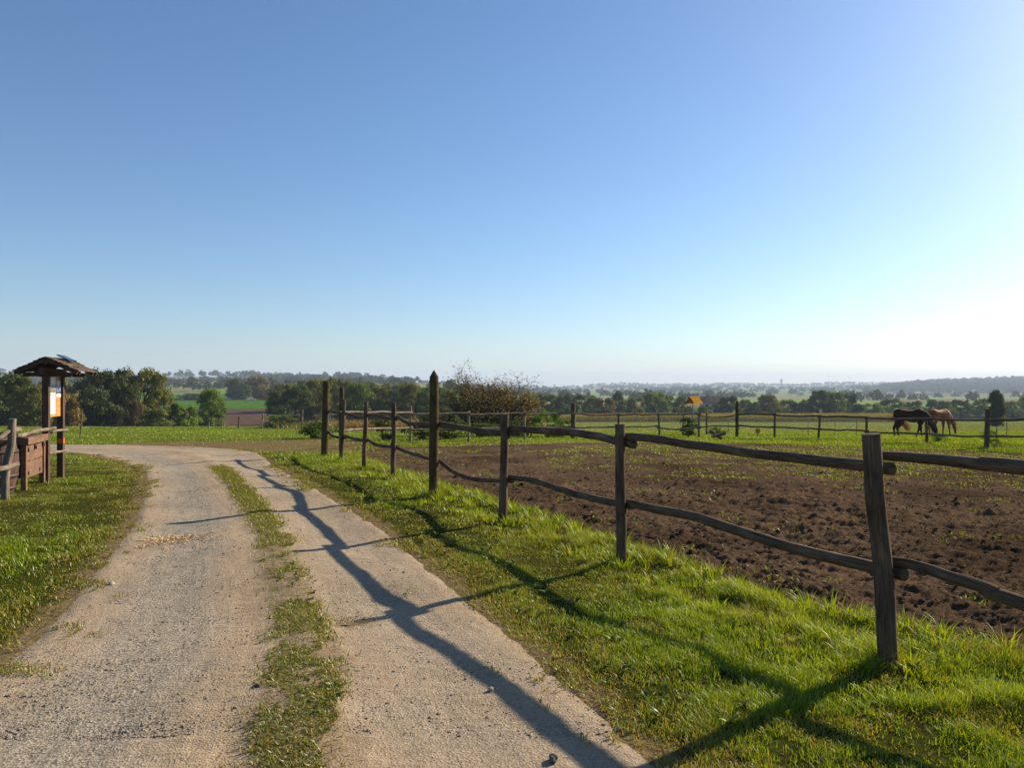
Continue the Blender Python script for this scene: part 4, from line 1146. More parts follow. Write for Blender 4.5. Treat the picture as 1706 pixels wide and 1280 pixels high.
def put_tree(px, top, hw, d, key, colr, label, name='tree', cat='tree', group=None, base=None):
    b = P(px, d); ztop = CAM - (top - (3.0 if px < 860 and d < 170 else 0) - CY) / F * d
    h = ztop - b[2] if base is None else ztop - (CAM - (base - CY) / F * d)
    if base is not None: b[2] = CAM - (base - CY) / F * d
    o = PROTO[key] if key not in first_use else copy_tree(PROTO[key])
    first_use.add(key)
    o.name = name
    o.location = b; hw *= 1.16; o.scale = (hw * d / F, hw * d / F, h); o.rotation_euler = (0, 0, rng.uniform(0, 6.28))
    v = rng.uniform(.85, 1.18)
    for ch in o.children: ch.color = (colr[0] * v, colr[1] * v, colr[2] * v, 1)
    tag(o, label, cat, group)
    return o

HG = 'trees of the hedgerow beyond the maize'
T = [ # nearer trees beyond the bank, towards the shelter
 (8, 622, 46, 88, 'big2', DK, 'tall dark tree behind the barrel with a russet side', None),
 (52, 640, 36, 84, 'big', OL, 'olive brown tree seen just to the barrel side of the shelter', None),
 (-40, 618, 46, 92, 'oak', DK, 'dark tree cut by the picture edge behind the log fence', None),
 (112, 658, 26, 90, 'oak2', BR, 'russet topped tree filling the gap past the shelter posts', None),
 (178, 612, 50, 96, 'big', DK, 'massive dark oak with a ragged top beside the notice board', None),
 (232, 616, 48, 100, 'big2', OL, 'broad olive tree with thin top joined to the massive dark oak', None),
 (268, 652, 22, 92, 'oak2', OL, 'pale leaved tree sloping down to the green pasture', None),
 (222, 672, 16, 80, 'bush', PU, 'small reddish bush at the foot of the broad olive tree', None),
 (350, 650, 31, 92, 'big2', GR, 'round dark green tree standing alone before the ploughed field', None),
 (292, 676, 12, 84, 'bush', DK, 'low dark bush behind the bright green bush', None),
 (312, 680, 21, 76, 'bush', (.10, .15, .03), 'bright green bush at the foot of the lone round tree', None),
 (263, 684, 27, 74, 'bush', PL, 'low rounded pale olive shrub at the edge of the grass bank', None),
 # beyond the pasture
 (388, 629, 17, 345, 'tall', DK, 'dark tall tree above the lying cows by the pasture hedge', None),
 (404, 640, 20, 340, 'oak', DK, 'dark bushy tree directly above the standing cow', None),
 (430, 627, 19, 350, 'oak2', BR, 'brown tinged tree above the pasture next to the dark ones', None),
 (446, 648, 16, 335, 'round', PU, 'low reddish tree closing the far end of the pasture', None),
 (322, 656, 24, 335, 'bush', DK, 'dark hedge bush across the pasture behind the lone round tree', None),
 (287, 664, 16, 330, 'bush', DK, 'small dark hedge bush before the upper pasture', None),
 # wood behind the gate posts
 (462, 655, 22, 128, 'round', DK, 'dark low tree at the corner of the ploughed field', None),
 (492, 640, 32, 132, 'big', DK, 'dark tree with a leafy skirt behind the grey wire fence post', None),
 (528, 634, 30, 140, 'big2', OL, 'olive tree rising behind the tall round gate post', None),
 (568, 633, 30, 148, 'oak', OL, 'tree directly behind the second tall gate post', None),
 (600, 641, 28, 136, 'oak2', GR, 'green tree framed between the first small fence posts', None),
 (638, 642, 30, 140, 'big', OL, 'domed olive tree behind the fourth and fifth fence posts', None),
 (682, 640, 32, 142, 'big2', OL, 'wide domed tree before the pointed fence post', None),
 (708, 655, 22, 132, 'round', DK, 'dark rounded tree touching the pointed fence post', None),
 (748, 650, 24, 150, 'oak', GR, 'green tree showing through between pointed post and hawthorn', None),
 (790, 652, 28, 160, 'oak2', DK, 'dark tree hidden behind the bare hawthorn branches', None),
 (840, 654, 28, 165, 'oak', DK, 'dark tree behind the orange side of the hawthorn', None),
 (478, 636, 34, 205, 'big', OL, 'olive tree rising behind the dark low corner tree', None),
 (512, 634, 30, 215, 'oak2', DK, 'dark crown showing over the tree behind the grey wire fence post', None),
 (550, 632, 34, 220, 'big2', GR, 'tall green crown between the two tall gate posts', None),
 (586, 634, 32, 210, 'big', OL, 'olive crown in the back row right of the second gate post', None),
 (622, 637, 32, 215, 'oak', DK, 'dark crown in the back row between third and fourth fence posts', None),
 (660, 638, 34, 225, 'big2', OL, 'olive crown in the back row over the fifth fence post', None),
 (700, 642, 30, 215, 'big', GR, 'green crown in the back row next to the pointed post', None),
 (735, 646, 30, 210, 'oak2', DK, 'dark crown in the back row just past the pointed post', None),
 (30, 628, 44, 130, 'big', DK, 'dark back row crown behind the barrel and log fence', None),
 (85, 632, 38, 135, 'oak2', OL, 'olive back row crown directly behind the shelter board', None),
 (128, 640, 30, 130, 'oak', DK, 'dark back row crown between shelter and massive oak', None),
 # hedgerow beyond the maize, in order along it
 (884, 656, 24, 200, 'oak2', OL, 'olive tree just clear of the hawthorn towards the maize', HG),
 (912, 654, 24, 215, 'big', GR, 'grey green domed tree after the hawthorn', HG),
 (938, 660, 20, 205, 'round', DK, 'small dark tree above the thick brown fence post', HG),
 (962, 655, 24, 225, 'tall', DK, 'tall dark tree just past the thick brown fence post', HG),
 (985, 660, 20, 215, 'oak', GR, 'mid green tree before the purple brown bush', HG),
 (1006, 664, 22, 200, 'bush', PU, 'purple brown leafless looking bush in the hedgerow', HG),
 (1028, 652, 20, 235, 'oak', DK, 'dark tree standing higher than the purple brown bush', HG),
 (1058, 662, 20, 215, 'round', OL, 'low olive tree between two taller hedgerow trees', HG),
 (1090, 653, 26, 225, 'big2', GR, 'broad green tree left of the yellow trap by one tree', HG),
 (1112, 657, 16, 230, 'tall', PL, 'pale narrow tree beside the broad green tree', HG),
 (1138, 661, 20, 215, 'oak2', DK, 'dark tree right behind the yellow trap', HG),
 (1176, 677, 20, 205, 'round', DK, 'low dark tree in front of the red roofed farmhouse', HG),
 (1211, 660, 21, 220, 'oak', DK, 'dark tree between farmhouse and tall corner fence post', HG),
 (1240, 664, 14, 230, 'tall', OL, 'slim olive tree just past the tall corner fence post', HG),
 (1258, 670, 15, 215, 'round', DK, 'low dark tree under the high domed tree', HG),
 (1280, 655, 24, 225, 'big', OL, 'high domed tree below the distant tower', HG),
 (1312, 666, 18, 235, 'oak2', OL, 'low olive tree right of the high domed tree', HG),
 (1330, 670, 18, 215, 'bush', DK, 'dark bush before the yellowing tree', HG),
 (1342, 666, 12, 225, 'oak', YL, 'small yellowing autumn tree in the hedgerow', HG),
 (1364, 647, 22, 220, 'big', DK, 'tallest dark tree of the hedgerow', HG),
 (1390, 652, 22, 222, 'big2', PL, 'grey green tree leaning against the tallest dark tree', HG),
 (1412, 653, 15, 240, 'tall', DK, 'dark rounded tree at the end of the tall clump', HG),
 (1432, 674, 16, 215, 'bush', DK, 'dark bush at the foot of the tall clump', HG),
 (1455, 672, 20, 225, 'round', GR, 'mid green tree in front of the distant poplars', HG),
 (1486, 664, 22, 235, 'oak2', GR, 'green tree behind the rump of the dark horse', HG),
 (1520, 668, 18, 225, 'oak', OL, 'olive tree above the back of the dark horse', HG),
 (1550, 666, 18, 230, 'oak2', DK, 'dark tree above the shoulder of the dark horse', HG),
 (1575, 668, 18, 225, 'round', GR, 'green tree above the chestnut horse back', HG),
 (1600, 664, 20, 232, 'big', DK, 'broad dark tree past the head of the chestnut horse', HG),
 (1632, 664, 15, 240, 'oak', GR, 'pale green tree next to the ivy covered tree', HG),
 (1688, 668, 18, 228, 'round', PL, 'pale green tree past the ivy covered tree', HG),
 (1715, 660, 22, 240, 'oak2', GR, 'green tree cut by the picture edge past the ivy covered tree', HG)]
for px, top, hw, d, key, c, lb, g in T:
    put_tree(px, top, hw, d, key, c, lb, name='bush' if key == 'bush' else 'tree', cat='bush' if key == 'bush' else 'tree', group=g)
mb, cen = crown(320, ncl=150, nleaf=14000, leaf=.034, zlo=.02, spread=(.2, .92), sizes=(.16, .28), column=True)
PROTO['ivy'] = bpy.data.objects.new('tree', None); col.objects.link(PROTO['ivy'])
mb.build('crown', M['leaf'], PROTO['ivy'])
MB().tube(catmull([(0, 0, -.05), (.01, 0, .4), (0, 0, .8)], 8), np.linspace(.10, .05, 8), 8, 5).build('trunk', M['bark'], PROTO['ivy'])
put_tree(1660, 650, 15.5, 98, 'ivy', (.048, .052, .020), 'narrow ivy covered tree standing alone in the field behind the fence post', 'tree', 'tree')
pop, cen = crown(321, ncl=40, nleaf=1400, leaf=.05, zlo=.12, spread=(.2, .8), sizes=(.3, .5))
PROTO['poplar'] = bpy.data.objects.new('poplar_tree', None); col.objects.link(PROTO['poplar'])
pop.build('crown', M['leaf'], PROTO['poplar'])
MB().tube(catmull([(0, 0, -.05), (.01, 0, .4), (0, 0, .8)], 6), np.linspace(.2, .08, 6), 6, 5).build('trunk', M['pale_post'], PROTO['poplar'])
for i in range(9):
    put_tree(1440 + 4.4 * i, 653.5 + rng.uniform(-1, 1.5), 2.6, 800 + 10 * rng.uniform(-1, 1), 'poplar', PL, 'slender pale poplar in the row at the foot of the wooded hill', 'poplar_tree', 'tree', 'row of poplars below the hill')

# ---- hawthorn: bare branching stems with thin autumn leaves
def hawthorn(seed):
    r = np.random.default_rng(seed)
    br, lf_ = MB(), []
    def grow(p, dirv, L, rad, depth):
        n = max(4, int(L / .10)); pts = [p]
        d = dirv
        for _ in range(n):
            d = d + r.normal(0, .16, 3) + np.array([0, 0, .045 if depth < 2 else .01]); d /= np.linalg.norm(d)
            pts.append(pts[-1] + d * L / n)
        pts = np.array(pts)
        br.tube(pts, np.linspace(rad, rad * .45, len(pts)), 7 if depth < 2 else 4, seed, .08)
        if depth >= 2:
            for q in pts[1:]:
                for _ in range(3 if depth == 2 else 5):
                    if r.random() < .105: lf_.append(q + r.normal(0, .055, 3))
        if depth < 4:
            m = [6, 5, 3, 2][depth]
            for k in range(m):
                t = r.uniform(.25, 1.0); q = pts[min(int(t * (len(pts) - 1)), len(pts) - 1)]
                nd = d * .75 + r.normal(0, .52, 3); nd[2] = abs(nd[2]) * .7 + (.10 if depth < 3 else r.uniform(-.25, .4)); nd /= np.linalg.norm(nd)
                grow(q, nd, L * r.uniform(.50, .75), rad * .46, depth + 1)
    for k in range(17):
        a = k * 2.39996 + r.normal(0, .15); tl = 1.30 * math.sqrt((k + .6) / 17)
        d = np.array([math.cos(a) * math.sin(tl), math.sin(a) * math.sin(tl), math.cos(tl) + .12]); d /= np.linalg.norm(d)
        grow(np.array([math.cos(a) * .16, math.sin(a) * .16, -.1]), d, r.uniform(1.25, 1.55), r.uniform(.032, .055), 0)
    lf_ = np.array(lf_)
    return br, lf_
hb = P(838, 33)
haw = empty('hawthorn_tree', hb, 'sparse wide hawthorn with thin reddish autumn leaves behind the far rail fence', 'tree')
br, lv = hawthorn(44)
V = np.concatenate(br.v)
br_o = br.build('trunk', M['bark'], haw)
n = len(lv); r = rng
d = r.normal(0, 1, (n, 3)); d /= np.linalg.norm(d, axis=1)[:, None]; t1 = np.cross(d, r.normal(0, 1, (n, 3))); t1 /= np.linalg.norm(t1, axis=1)[:, None]; t2 = np.cross(d, t1)
s = r.uniform(.018, .036, (n, 1))
tn = np.clip(.42 + .16 * lv[:, 0] / 2 + r.normal(0, .2, n), 0, 1)
mb = MB(); mb.add(np.stack([lv - t1 * s, lv + t2 * s * .6, lv + t1 * s, lv - t2 * s * .6], 1).reshape(-1, 3), [(np.arange(n) * 4)[:, None] + np.arange(4)], tint=np.repeat(tn, 4), smooth=False)
mb.build('crown', M['haw_leaf'], haw)
ext = np.percentile(lv, 99.2, axis=0), np.percentile(lv, .8, axis=0)
print('hawthorn extents', ext, 'leaves', n)
tz = CAM - (625 - CY) / F * 33 - hb[2]; sx = 160 / F * 33 / (ext[0][0] - ext[1][0])
haw.scale = (sx, sx, tz / ext[0][2])
haw.location[0] = (820 - CX) / F * 33 - (ext[0][0] + ext[1][0]) / 2 * sx

# ---- brambles and low shrubs at the far fence
PROTO['shrub'] = None
def shrub(px, d, w, h, colr, label, seed, n=1500, leaf=.05):
    b = P(px, d)
    root = empty('bramble_bush', b, label, 'bush')
    mb, cen = crown(seed, ncl=22, nleaf=n, leaf=leaf, zlo=.0, spread=(.2, 1.0), sizes=(.2, .4))
    o = mb.build('foliage', M['leaf'], root); o.color = (*colr, 1)
    t = MB()
    for c in cen[:8]: t.tube(catmull([(0, 0, -.03), (c[0] * .5, c[1] * .5, c[2] * .7), tuple(c)], 6), np.linspace(.02, .006, 6), 5, seed, .05)
    t.build('stems', M['bark'], root)
    root.scale = (w, w * .8, h)
shrub(640, 26.5, .75, .75, (.035, .045, .018), 'dark tangled bramble just inside the fence behind the fifth near post', 401)
shrub(703, 27.0, .75, .85, (.042, .052, .020), 'dark bramble behind the rails next to the pointed post', 402)
shrub(752, 28.0, .95, .80, (.040, .060, .018), 'dark green bramble at the bark of the hawthorn stems', 403)
shrub(808, 29.0, 1.0, .62, (.055, .085, .022), 'green bramble under the middle of the hawthorn', 404)
shrub(862, 29.5, .85, .70, (.040, .060, .020), 'dark bramble under the orange side of the hawthorn', 405)
shrub(912, 29.5, .75, 1.12, (.075, .135, .028), 'fresh green leafy bush just past the hawthorn', 406)
shrub(940, 30, .7, .7, (.06, .10, .025), 'low green bush beside the thick brown fence post', 407)
shrub(1146, 31.0, .62, .85, (.032, .058, .020), 'dark green leafy shrub under the yellow trap', 408)
shrub(1195, 32.0, .5, .45, (.05, .08, .022), 'small low shrub next to the broken logs', 409)
shrub(1560, 24.6, .40, .32, (.06, .09, .03), 'small grey green thistle clump at the fence post by the horses', 410, 700, .06)
shrub(1656, 22.2, .42, .48, (.055, .085, .028), 'weedy shrub at the foot of the thick post near the ivy tree', 411, 700, .055)
shrub(465, 62, 2.2, 1.2, (.075, .11, .03), 'tall weeds between the two pale wire fence posts', 412)
shrub(530, 27, 1.0, .62, (.055, .095, .02), 'green weedy mound beside the tall gate post', 413)
# broken logs in the grass
for i, (px, d, an, lb) in enumerate(((1192, 27.4, .5, 'broken pale log end sticking out of the grass'), (1197, 27.0, -.3, 'dark broken log lying in the grass under the pale one'))):
    b = P(px, d)
    v_ = np.array([.28 * math.cos(an), .1, -.16 if i == 0 else .05])
    o = MB().tube(catmull([b - v_ + [0, 0, .22], b + [0, 0, .20], b + v_ + [0, 0, .22]], 12) - b, .06, 10, 500 + i, .15, cap_mi=1).build('log', [M['post'], M['log_cut']])
    o.location = b; tag(o, lb, 'log')

# ------------------------------------------------------------------ crops and far woods
mb = MB()
def maize(x, y, hgt, dryn):
    n = len(x); z = land(x, y)
    root = np.stack([x, y, z], 1)
    blades(mb, root, hgt, np.full(n, .06), rng.uniform(0, .08, n), np.full(n, .5) + dryn, 2)
    for k in range(9):
        r = root.copy(); r[:, 2] += hgt * (.10 + .09 * k)
        L = rng.uniform(.35, .75, n)
        blades(mb, r, L * .6, rng.uniform(.07, .13, n), rng.uniform(.7, 1.7, n), .12 + .075 * k + dryn + rng.normal(0, .14, n), 3)
    r = root.copy(); r[:, 2] += hgt * .88
    for _ in range(3): blades(mb, r, rng.uniform(.2, .4, n), np.full(n, .07), rng.uniform(.1, .7, n), .75 + dryn + rng.normal(0, .12, n), 2)
def maize_row(dd, step, j):
    px = np.arange(872, 1516, step * F / dd); px = px + rng.normal(0, .4, len(px))
    return (px - CX) / F * dd, np.full(len(px), dd) + rng.normal(0, j, len(px)), px
for dd, st, j in [(186, .16, .15), (186.8, .18, .15), (187.6, .2, .2), (188.6, .25, .3)] + [(190 + 1.6 * k, .45, .5) for k in range(16)]:
    x, y, px = maize_row(dd, st, j)
    dryn = .25 * np.clip((1060 - px) / 160, 0, 1) + .08 * fbm(x / 6, y / 6, 2, 120)
    maize(x, y, rng.uniform(1.9, 2.45, len(x)) * (1 - .1 * np.clip((1060 - px) / 160, 0, 1)), dryn)
tag(mb.build('maize_field', M['maize']), kind='stuff')

mb = MB()                                           # dry weeds along the wire fence and below the hawthorn
n = 26000
px = rng.uniform(455, 905, n); dd = rng.uniform(58, 72, n); x = (px - CX) / F * dd
cl = fbm(x / 2.5, dd / 2.5, 3, 130)
k = (cl > -.25) & (rng.uniform(0, 1, n) < .12 + .88 * sstep(520, 600, px)); x, dd, cl, px = x[k], dd[k], cl[k], px[k]
blades(mb, np.stack([x, dd, land(x, dd)], 1), rng.uniform(.25, .75, len(x)) * (1 + .5 * cl), rng.uniform(.03, .07, len(x)), rng.uniform(.1, .7, len(x)), np.clip(.5 + .2 * cl + rng.normal(0, .2, len(x)), 0, 1), 2)
tag(mb.build('dry_weeds', M['dry_weeds']), kind='stuff')

mb = MB()                                           # wooded hills
def far_trees(n, d0, d1, s0, s1, thr, hmin, hmax, leaves, seed, p=0.0):
    d = np.exp(rng.uniform(math.log(d0), math.log(d1), n)); s = rng.uniform(s0, s1, n); x = s * d
    msk = fbm(x / 210, d / 420, 3, seed) + .5 * fbm(x / 70, d / 90, 2, seed + 5)
    hedge = np.abs(fbm(x / 260, d / 300, 2, seed + 9)) < .045
    k = (msk > thr) | hedge
    x, d = x[k], d[k]; n = len(x)
    z = land(x, d); h = rng.uniform(hmin, hmax, n); w = h * rng.uniform(.42, .75, n)
    tt = np.clip(.45 + .5 * fbm(x / 60, d / 60, 2, 150) + rng.normal(0, .15, n), 0, 1)
    q = rng.normal(0, 1, (n, leaves, 3)); q /= np.linalg.norm(q, axis=2)[..., None]; q[..., 2] = np.abs(q[..., 2]) * 1.3 - .3
    rad = rng.uniform(.55, 1.05, (n, leaves, 1))
    pos = q * rad * np.stack([w, w, h * .55], 1)[:, None] + np.stack([x, d, z + h * .48], 1)[:, None]
    pos = pos.reshape(-1, 3); nn = q.reshape(-1, 3) + rng.normal(0, .4, (n * leaves, 3)); nn /= np.linalg.norm(nn, axis=1)[:, None]
    t1 = np.cross(nn, rng.normal(0, 1, nn.shape)); t1 /= np.linalg.norm(t1, axis=1)[:, None]; t2 = np.cross(nn, t1)
    s_ = (np.repeat(h, leaves) * 2.0 / math.sqrt(leaves) * rng.uniform(.6, 1.2, n * leaves) * .62)[:, None]
    V = np.stack([pos - t1 * s_, pos + t2 * s_ * .8, pos + t1 * s_, pos - t2 * s_ * .8], 1)
    t_ = np.clip(np.repeat(tt, leaves) + rng.normal(0, .15, n * leaves), 0, 1)
    mb.add(V.reshape(-1, 3), [(np.arange(len(pos)) * 4)[:, None] + np.arange(4)], tint=np.repeat(t_, 4), smooth=False)
far_trees(520, 480, 950, -.9, -.02, .16, 7, 11, 110, 200)
far_trees(1000, 900, 1750, -.9, -.02, .10, 7, 11, 60, 210)
far_trees(300, 1380, 1560, -.9, -.02, -.05, 6, 15, 60, 215)
far_trees(330, 520, 1300, .0, .9, .25, 7, 11, 60, 220)
far_trees(2900, 1300, 3700, .0, .9, .03, 8, 13, 40, 230)
far_trees(1900, 1500, 2300, .50, .9, -.08, 7, 16, 40, 235)
far_trees(900, 3200, 3650, -.02, .9, -.2, 7, 12, 40, 240)
far_trees(700, 4800, 5700, .55, .9, -.2, 8, 14, 30, 250)
tag(mb.build('far_woodland', M['far_leaf']), kind='stuff')

# ------------------------------------------------------------------ yellow trap, stakes, markers, wire fences
b = P(1156, 45)
trap = empty('yellow_trap', b, 'yellow tent shaped trap on a thin pole in front of the hedgerow', 'trap', rz=R(38))
ztop = CAM - (660.5 - CY) / F * 45 - b[2]
HT, LN, WD = .45, .84, .78
V = []
for xx in (-LN / 2, LN / 2):
    V += [[xx, 0, ztop], [xx, -WD / 2, ztop - HT], [xx, WD / 2, ztop - HT], [xx, 0, ztop - .02], [xx, -WD / 2 + .02, ztop - HT], [xx, WD / 2 - .02, ztop - HT]]
mb = MB(); mb.add(np.array(V), [np.array([[0, 1, 7, 6], [0, 6, 8, 2], [3, 9, 10, 4], [3, 5, 11, 9], [0, 3, 4, 1], [0, 2, 5, 3], [6, 7, 10, 9], [6, 9, 11, 8], [1, 4, 10, 7], [2, 8, 11, 5]])], smooth=False)
tent = mb.build('tent_panel', M['yellow'], trap)
nv = np.array([0, -HT, WD / 2]); nv /= np.linalg.norm(nv)
for dx in (-.03, .13):
    mb = MB(); a = np.linspace(0, 2 * np.pi, 15)[:-1]
    upv = np.array([0, WD / 2, HT]); upv /= np.linalg.norm(upv)
    c = np.array([dx, -WD / 4, ztop - HT / 2]) + np.array([0, -HT, WD / 2]) / math.hypot(HT, WD / 2) * .006
    ring = [c + np.array([1, 0, 0]) * math.cos(t) * .055 * k + upv * math.sin(t) * .085 * k for k in (1.0, .55) for t in a]
    mb.add(np.array(ring), [np.array([[i, (i + 1) % 14, 14 + (i + 1) % 14, 14 + i] for i in range(14)])], smooth=False)
    mb.build('eye_mark', M['black'], tent)
mb = MB().tube([(-.10, 0, -.2), (-.10, 0, ztop * .5), (-.10, 0, ztop - .03)], .028, 8, 1, 0); mb.build('pole', M['metal'], trap)
for px, top, d, lb in ((1138, 681, 43, 'yellow tipped stake standing before the yellow trap on the hawthorn side'), (1177, 680, 42, 'yellow tipped stake standing past the yellow trap near the farmhouse')):
    b = P(px, d); h = CAM - (top - CY) / F * d - b[2]
    st = empty('marker_stake', b, lb, 'stake', 'yellow tipped stakes by the trap')
    MB().box((0, 0, (h - .34) / 2 - .1), (.085, .05, h - .34 + .2)).build('shaft', M['stake'], st)
    MB().box((0, 0, h - .17), (.10, .06, .34)).build('tip', M['yellow_olive'], st)
b = P(1262, 36)
flag = empty('orange_marker', b, 'small orange marker plate standing in the grass beyond the far rails', 'marker')
MB().box((0, 0, .18), (.03, .03, .5)).build('peg', M['stake'], flag); MB().box((0, -.022, .36), (.21, .012, .22)).build('plate', M['orange'], flag)

wf = empty('wire_fence', P(437, 60), 'wire fence of thin pale stakes along the top of the grass bank', 'fence')
wo = np.array(wf.location)
WP = [(133, 682, 38, .065, 'grey_rail'), (348, 703, 62, .10, 'pale_post'), (359, 697, 61.5, .09, 'grey_rail'), (369, 691, 61, .07, 'grey_rail'), (397, 694, 60.5, .12, 'post'), (437, 688.5, 60, .10, 'pale_post'), (497, 690, 63, .09, 'stake'), (503, 683, 58, .13, 'pale_post')]
tops = []
for i, (px, top, d, w, mt) in enumerate(WP):
    b = P(px, d); t = W(px + (4 if px == 133 else rng.uniform(.5, 2)), top, d)
    tops.append(t - [0, 0, .08])
    MB().tube(catmull([b - [0, 0, .2], (b + t) / 2 + [.02 if px == 133 else 0, 0, 0], t], 10) - wo, w / 2, 9, 600 + i, .08).build('stake', M[mt], wf)
mb = MB()
for a, b_ in zip(tops[1:-1], tops[2:]):
    c = np.array([a + (b_ - a) * t - [0, 0, .08 * math.sin(math.pi * t)] for t in np.linspace(0, 1, 10)]) - wo
    mb.tube(c, .008, 5, 1, 0)
mb.build('wire', M['metal'], wf)

ef = empty('electric_fence', P(1391, 33), 'electric fence of thin stakes and white tape in the horse field', 'fence')
eo = np.array(ef.location)
EP = [(1213, 699, 34), (1346, 702, 33.5), (1391, 701, 32), (1427, 703, 31), (1660, 711, 27.5), (1677, 703, 27), (1790, 706, 25)]
tops = []
for i, (px, top, d) in enumerate(EP):
    b = P(px, d); t = W(px, top, d); tops.append(t - [0, 0, .05])
    MB().tube(np.array([b - [0, 0, .1], (b + t) / 2, t]) - eo, .014, 6, i, 0).build('stake', M['stake'], ef)
for a, b_ in [(tops[i], tops[i + 1]) for i in (0, 1, 2, 4, 5)]:
    c = np.array([a + (b_ - a) * t - [0, 0, .10 * math.sin(math.pi * t)] for t in np.linspace(0, 1, 10)]) - eo
    MB().tube(c, .006, 5, 1, 0).build('tape', M['white_tape'], ef)

# ------------------------------------------------------------------ animals
def fuse(name, segs, mat, voxel, parent=None, smooth=6):
    """One continuous body from overlapping tapered limbs."""
    mb = MB()
    for pts, rad in segs:
        pts = np.asarray(pts, float)
        rad = np.asarray(rad, float)
        if rad.ndim == 1: rad = np.stack([rad, rad], 1)
        n = 4 * (len(pts) - 1) + 1
        c = catmull(pts, n); t = np.linspace(0, len(pts) - 1, n)
        rw = np.interp(t, np.arange(len(pts)), rad[:, 0]); rh = np.interp(t, np.arange(len(pts)), rad[:, 1])
        # rounded ends
        T = np.gradient(c, axis=0); T /= np.linalg.norm(T, axis=1)[:, None]
        e0, e1 = c[0] - T[0] * rh[0] * .6, c[-1] + T[-1] * rh[-1] * .6
        c = np.vstack([e0, c, e1]); rw = np.concatenate([[rw[0] * .45], rw, [rw[-1] * .45]]); rh = np.concatenate([[rh[0] * .45], rh, [rh[-1] * .45]])
        T = np.vstack([T[0], T, T[-1]])
        a = np.arange(14) / 14 * 2 * np.pi
        side = np.array([0, 1.0, 0]) + 0 * T; side -= T * (side * T).sum(1)[:, None]; side /= np.linalg.norm(side, axis=1)[:, None]
        up = np.cross(T, side)
        V = c[:, None] + np.cos(a)[None, :, None] * side[:, None] * rw[:, None, None] + np.sin(a)[None, :, None] * up[:, None] * rh[:, None, None]
        m = len(c); Q = [[i * 14 + j, i * 14 + (j + 1) % 14, (i + 1) * 14 + (j + 1) % 14, (i + 1) * 14 + j] for i in range(m - 1) for j in range(14)]
        mb.add(V.reshape(-1, 3), [np.array(Q), ])
        k = len(mb.v)
        mb.add(np.vstack([V[0], c[0]]), [np.array([[(j + 1) % 14, j, 14] for j in range(14)])])
        mb.add(np.vstack([V[-1], c[-1]]), [np.array([[j, (j + 1) % 14, 14] for j in range(14)])])
    o = mb.build(name, mat)
    # weld the limb ends so that each limb is closed, then melt all limbs into one skin
    w_ = o.modifiers.new('weld', 'WELD'); w_.merge_threshold = .0005
    rm = o.modifiers.new('remesh', 'REMESH'); rm.mode = 'VOXEL'; rm.voxel_size = voxel
    sm = o.modifiers.new('smooth', 'SMOOTH'); sm.iterations = smooth; sm.factor = .5
    bpy.context.view_layer.update()
    dg = bpy.context.evaluated_depsgraph_get()
    me = bpy.data.meshes.new_from_object(o.evaluated_get(dg))
    o.modifiers.clear(); o.data = me
    me.name = name
    if not me.materials: me.materials.append(mat)
    me.polygons.foreach_set('use_smooth', np.ones(len(me.polygons), bool))
    if parent: o.parent = parent
    return o

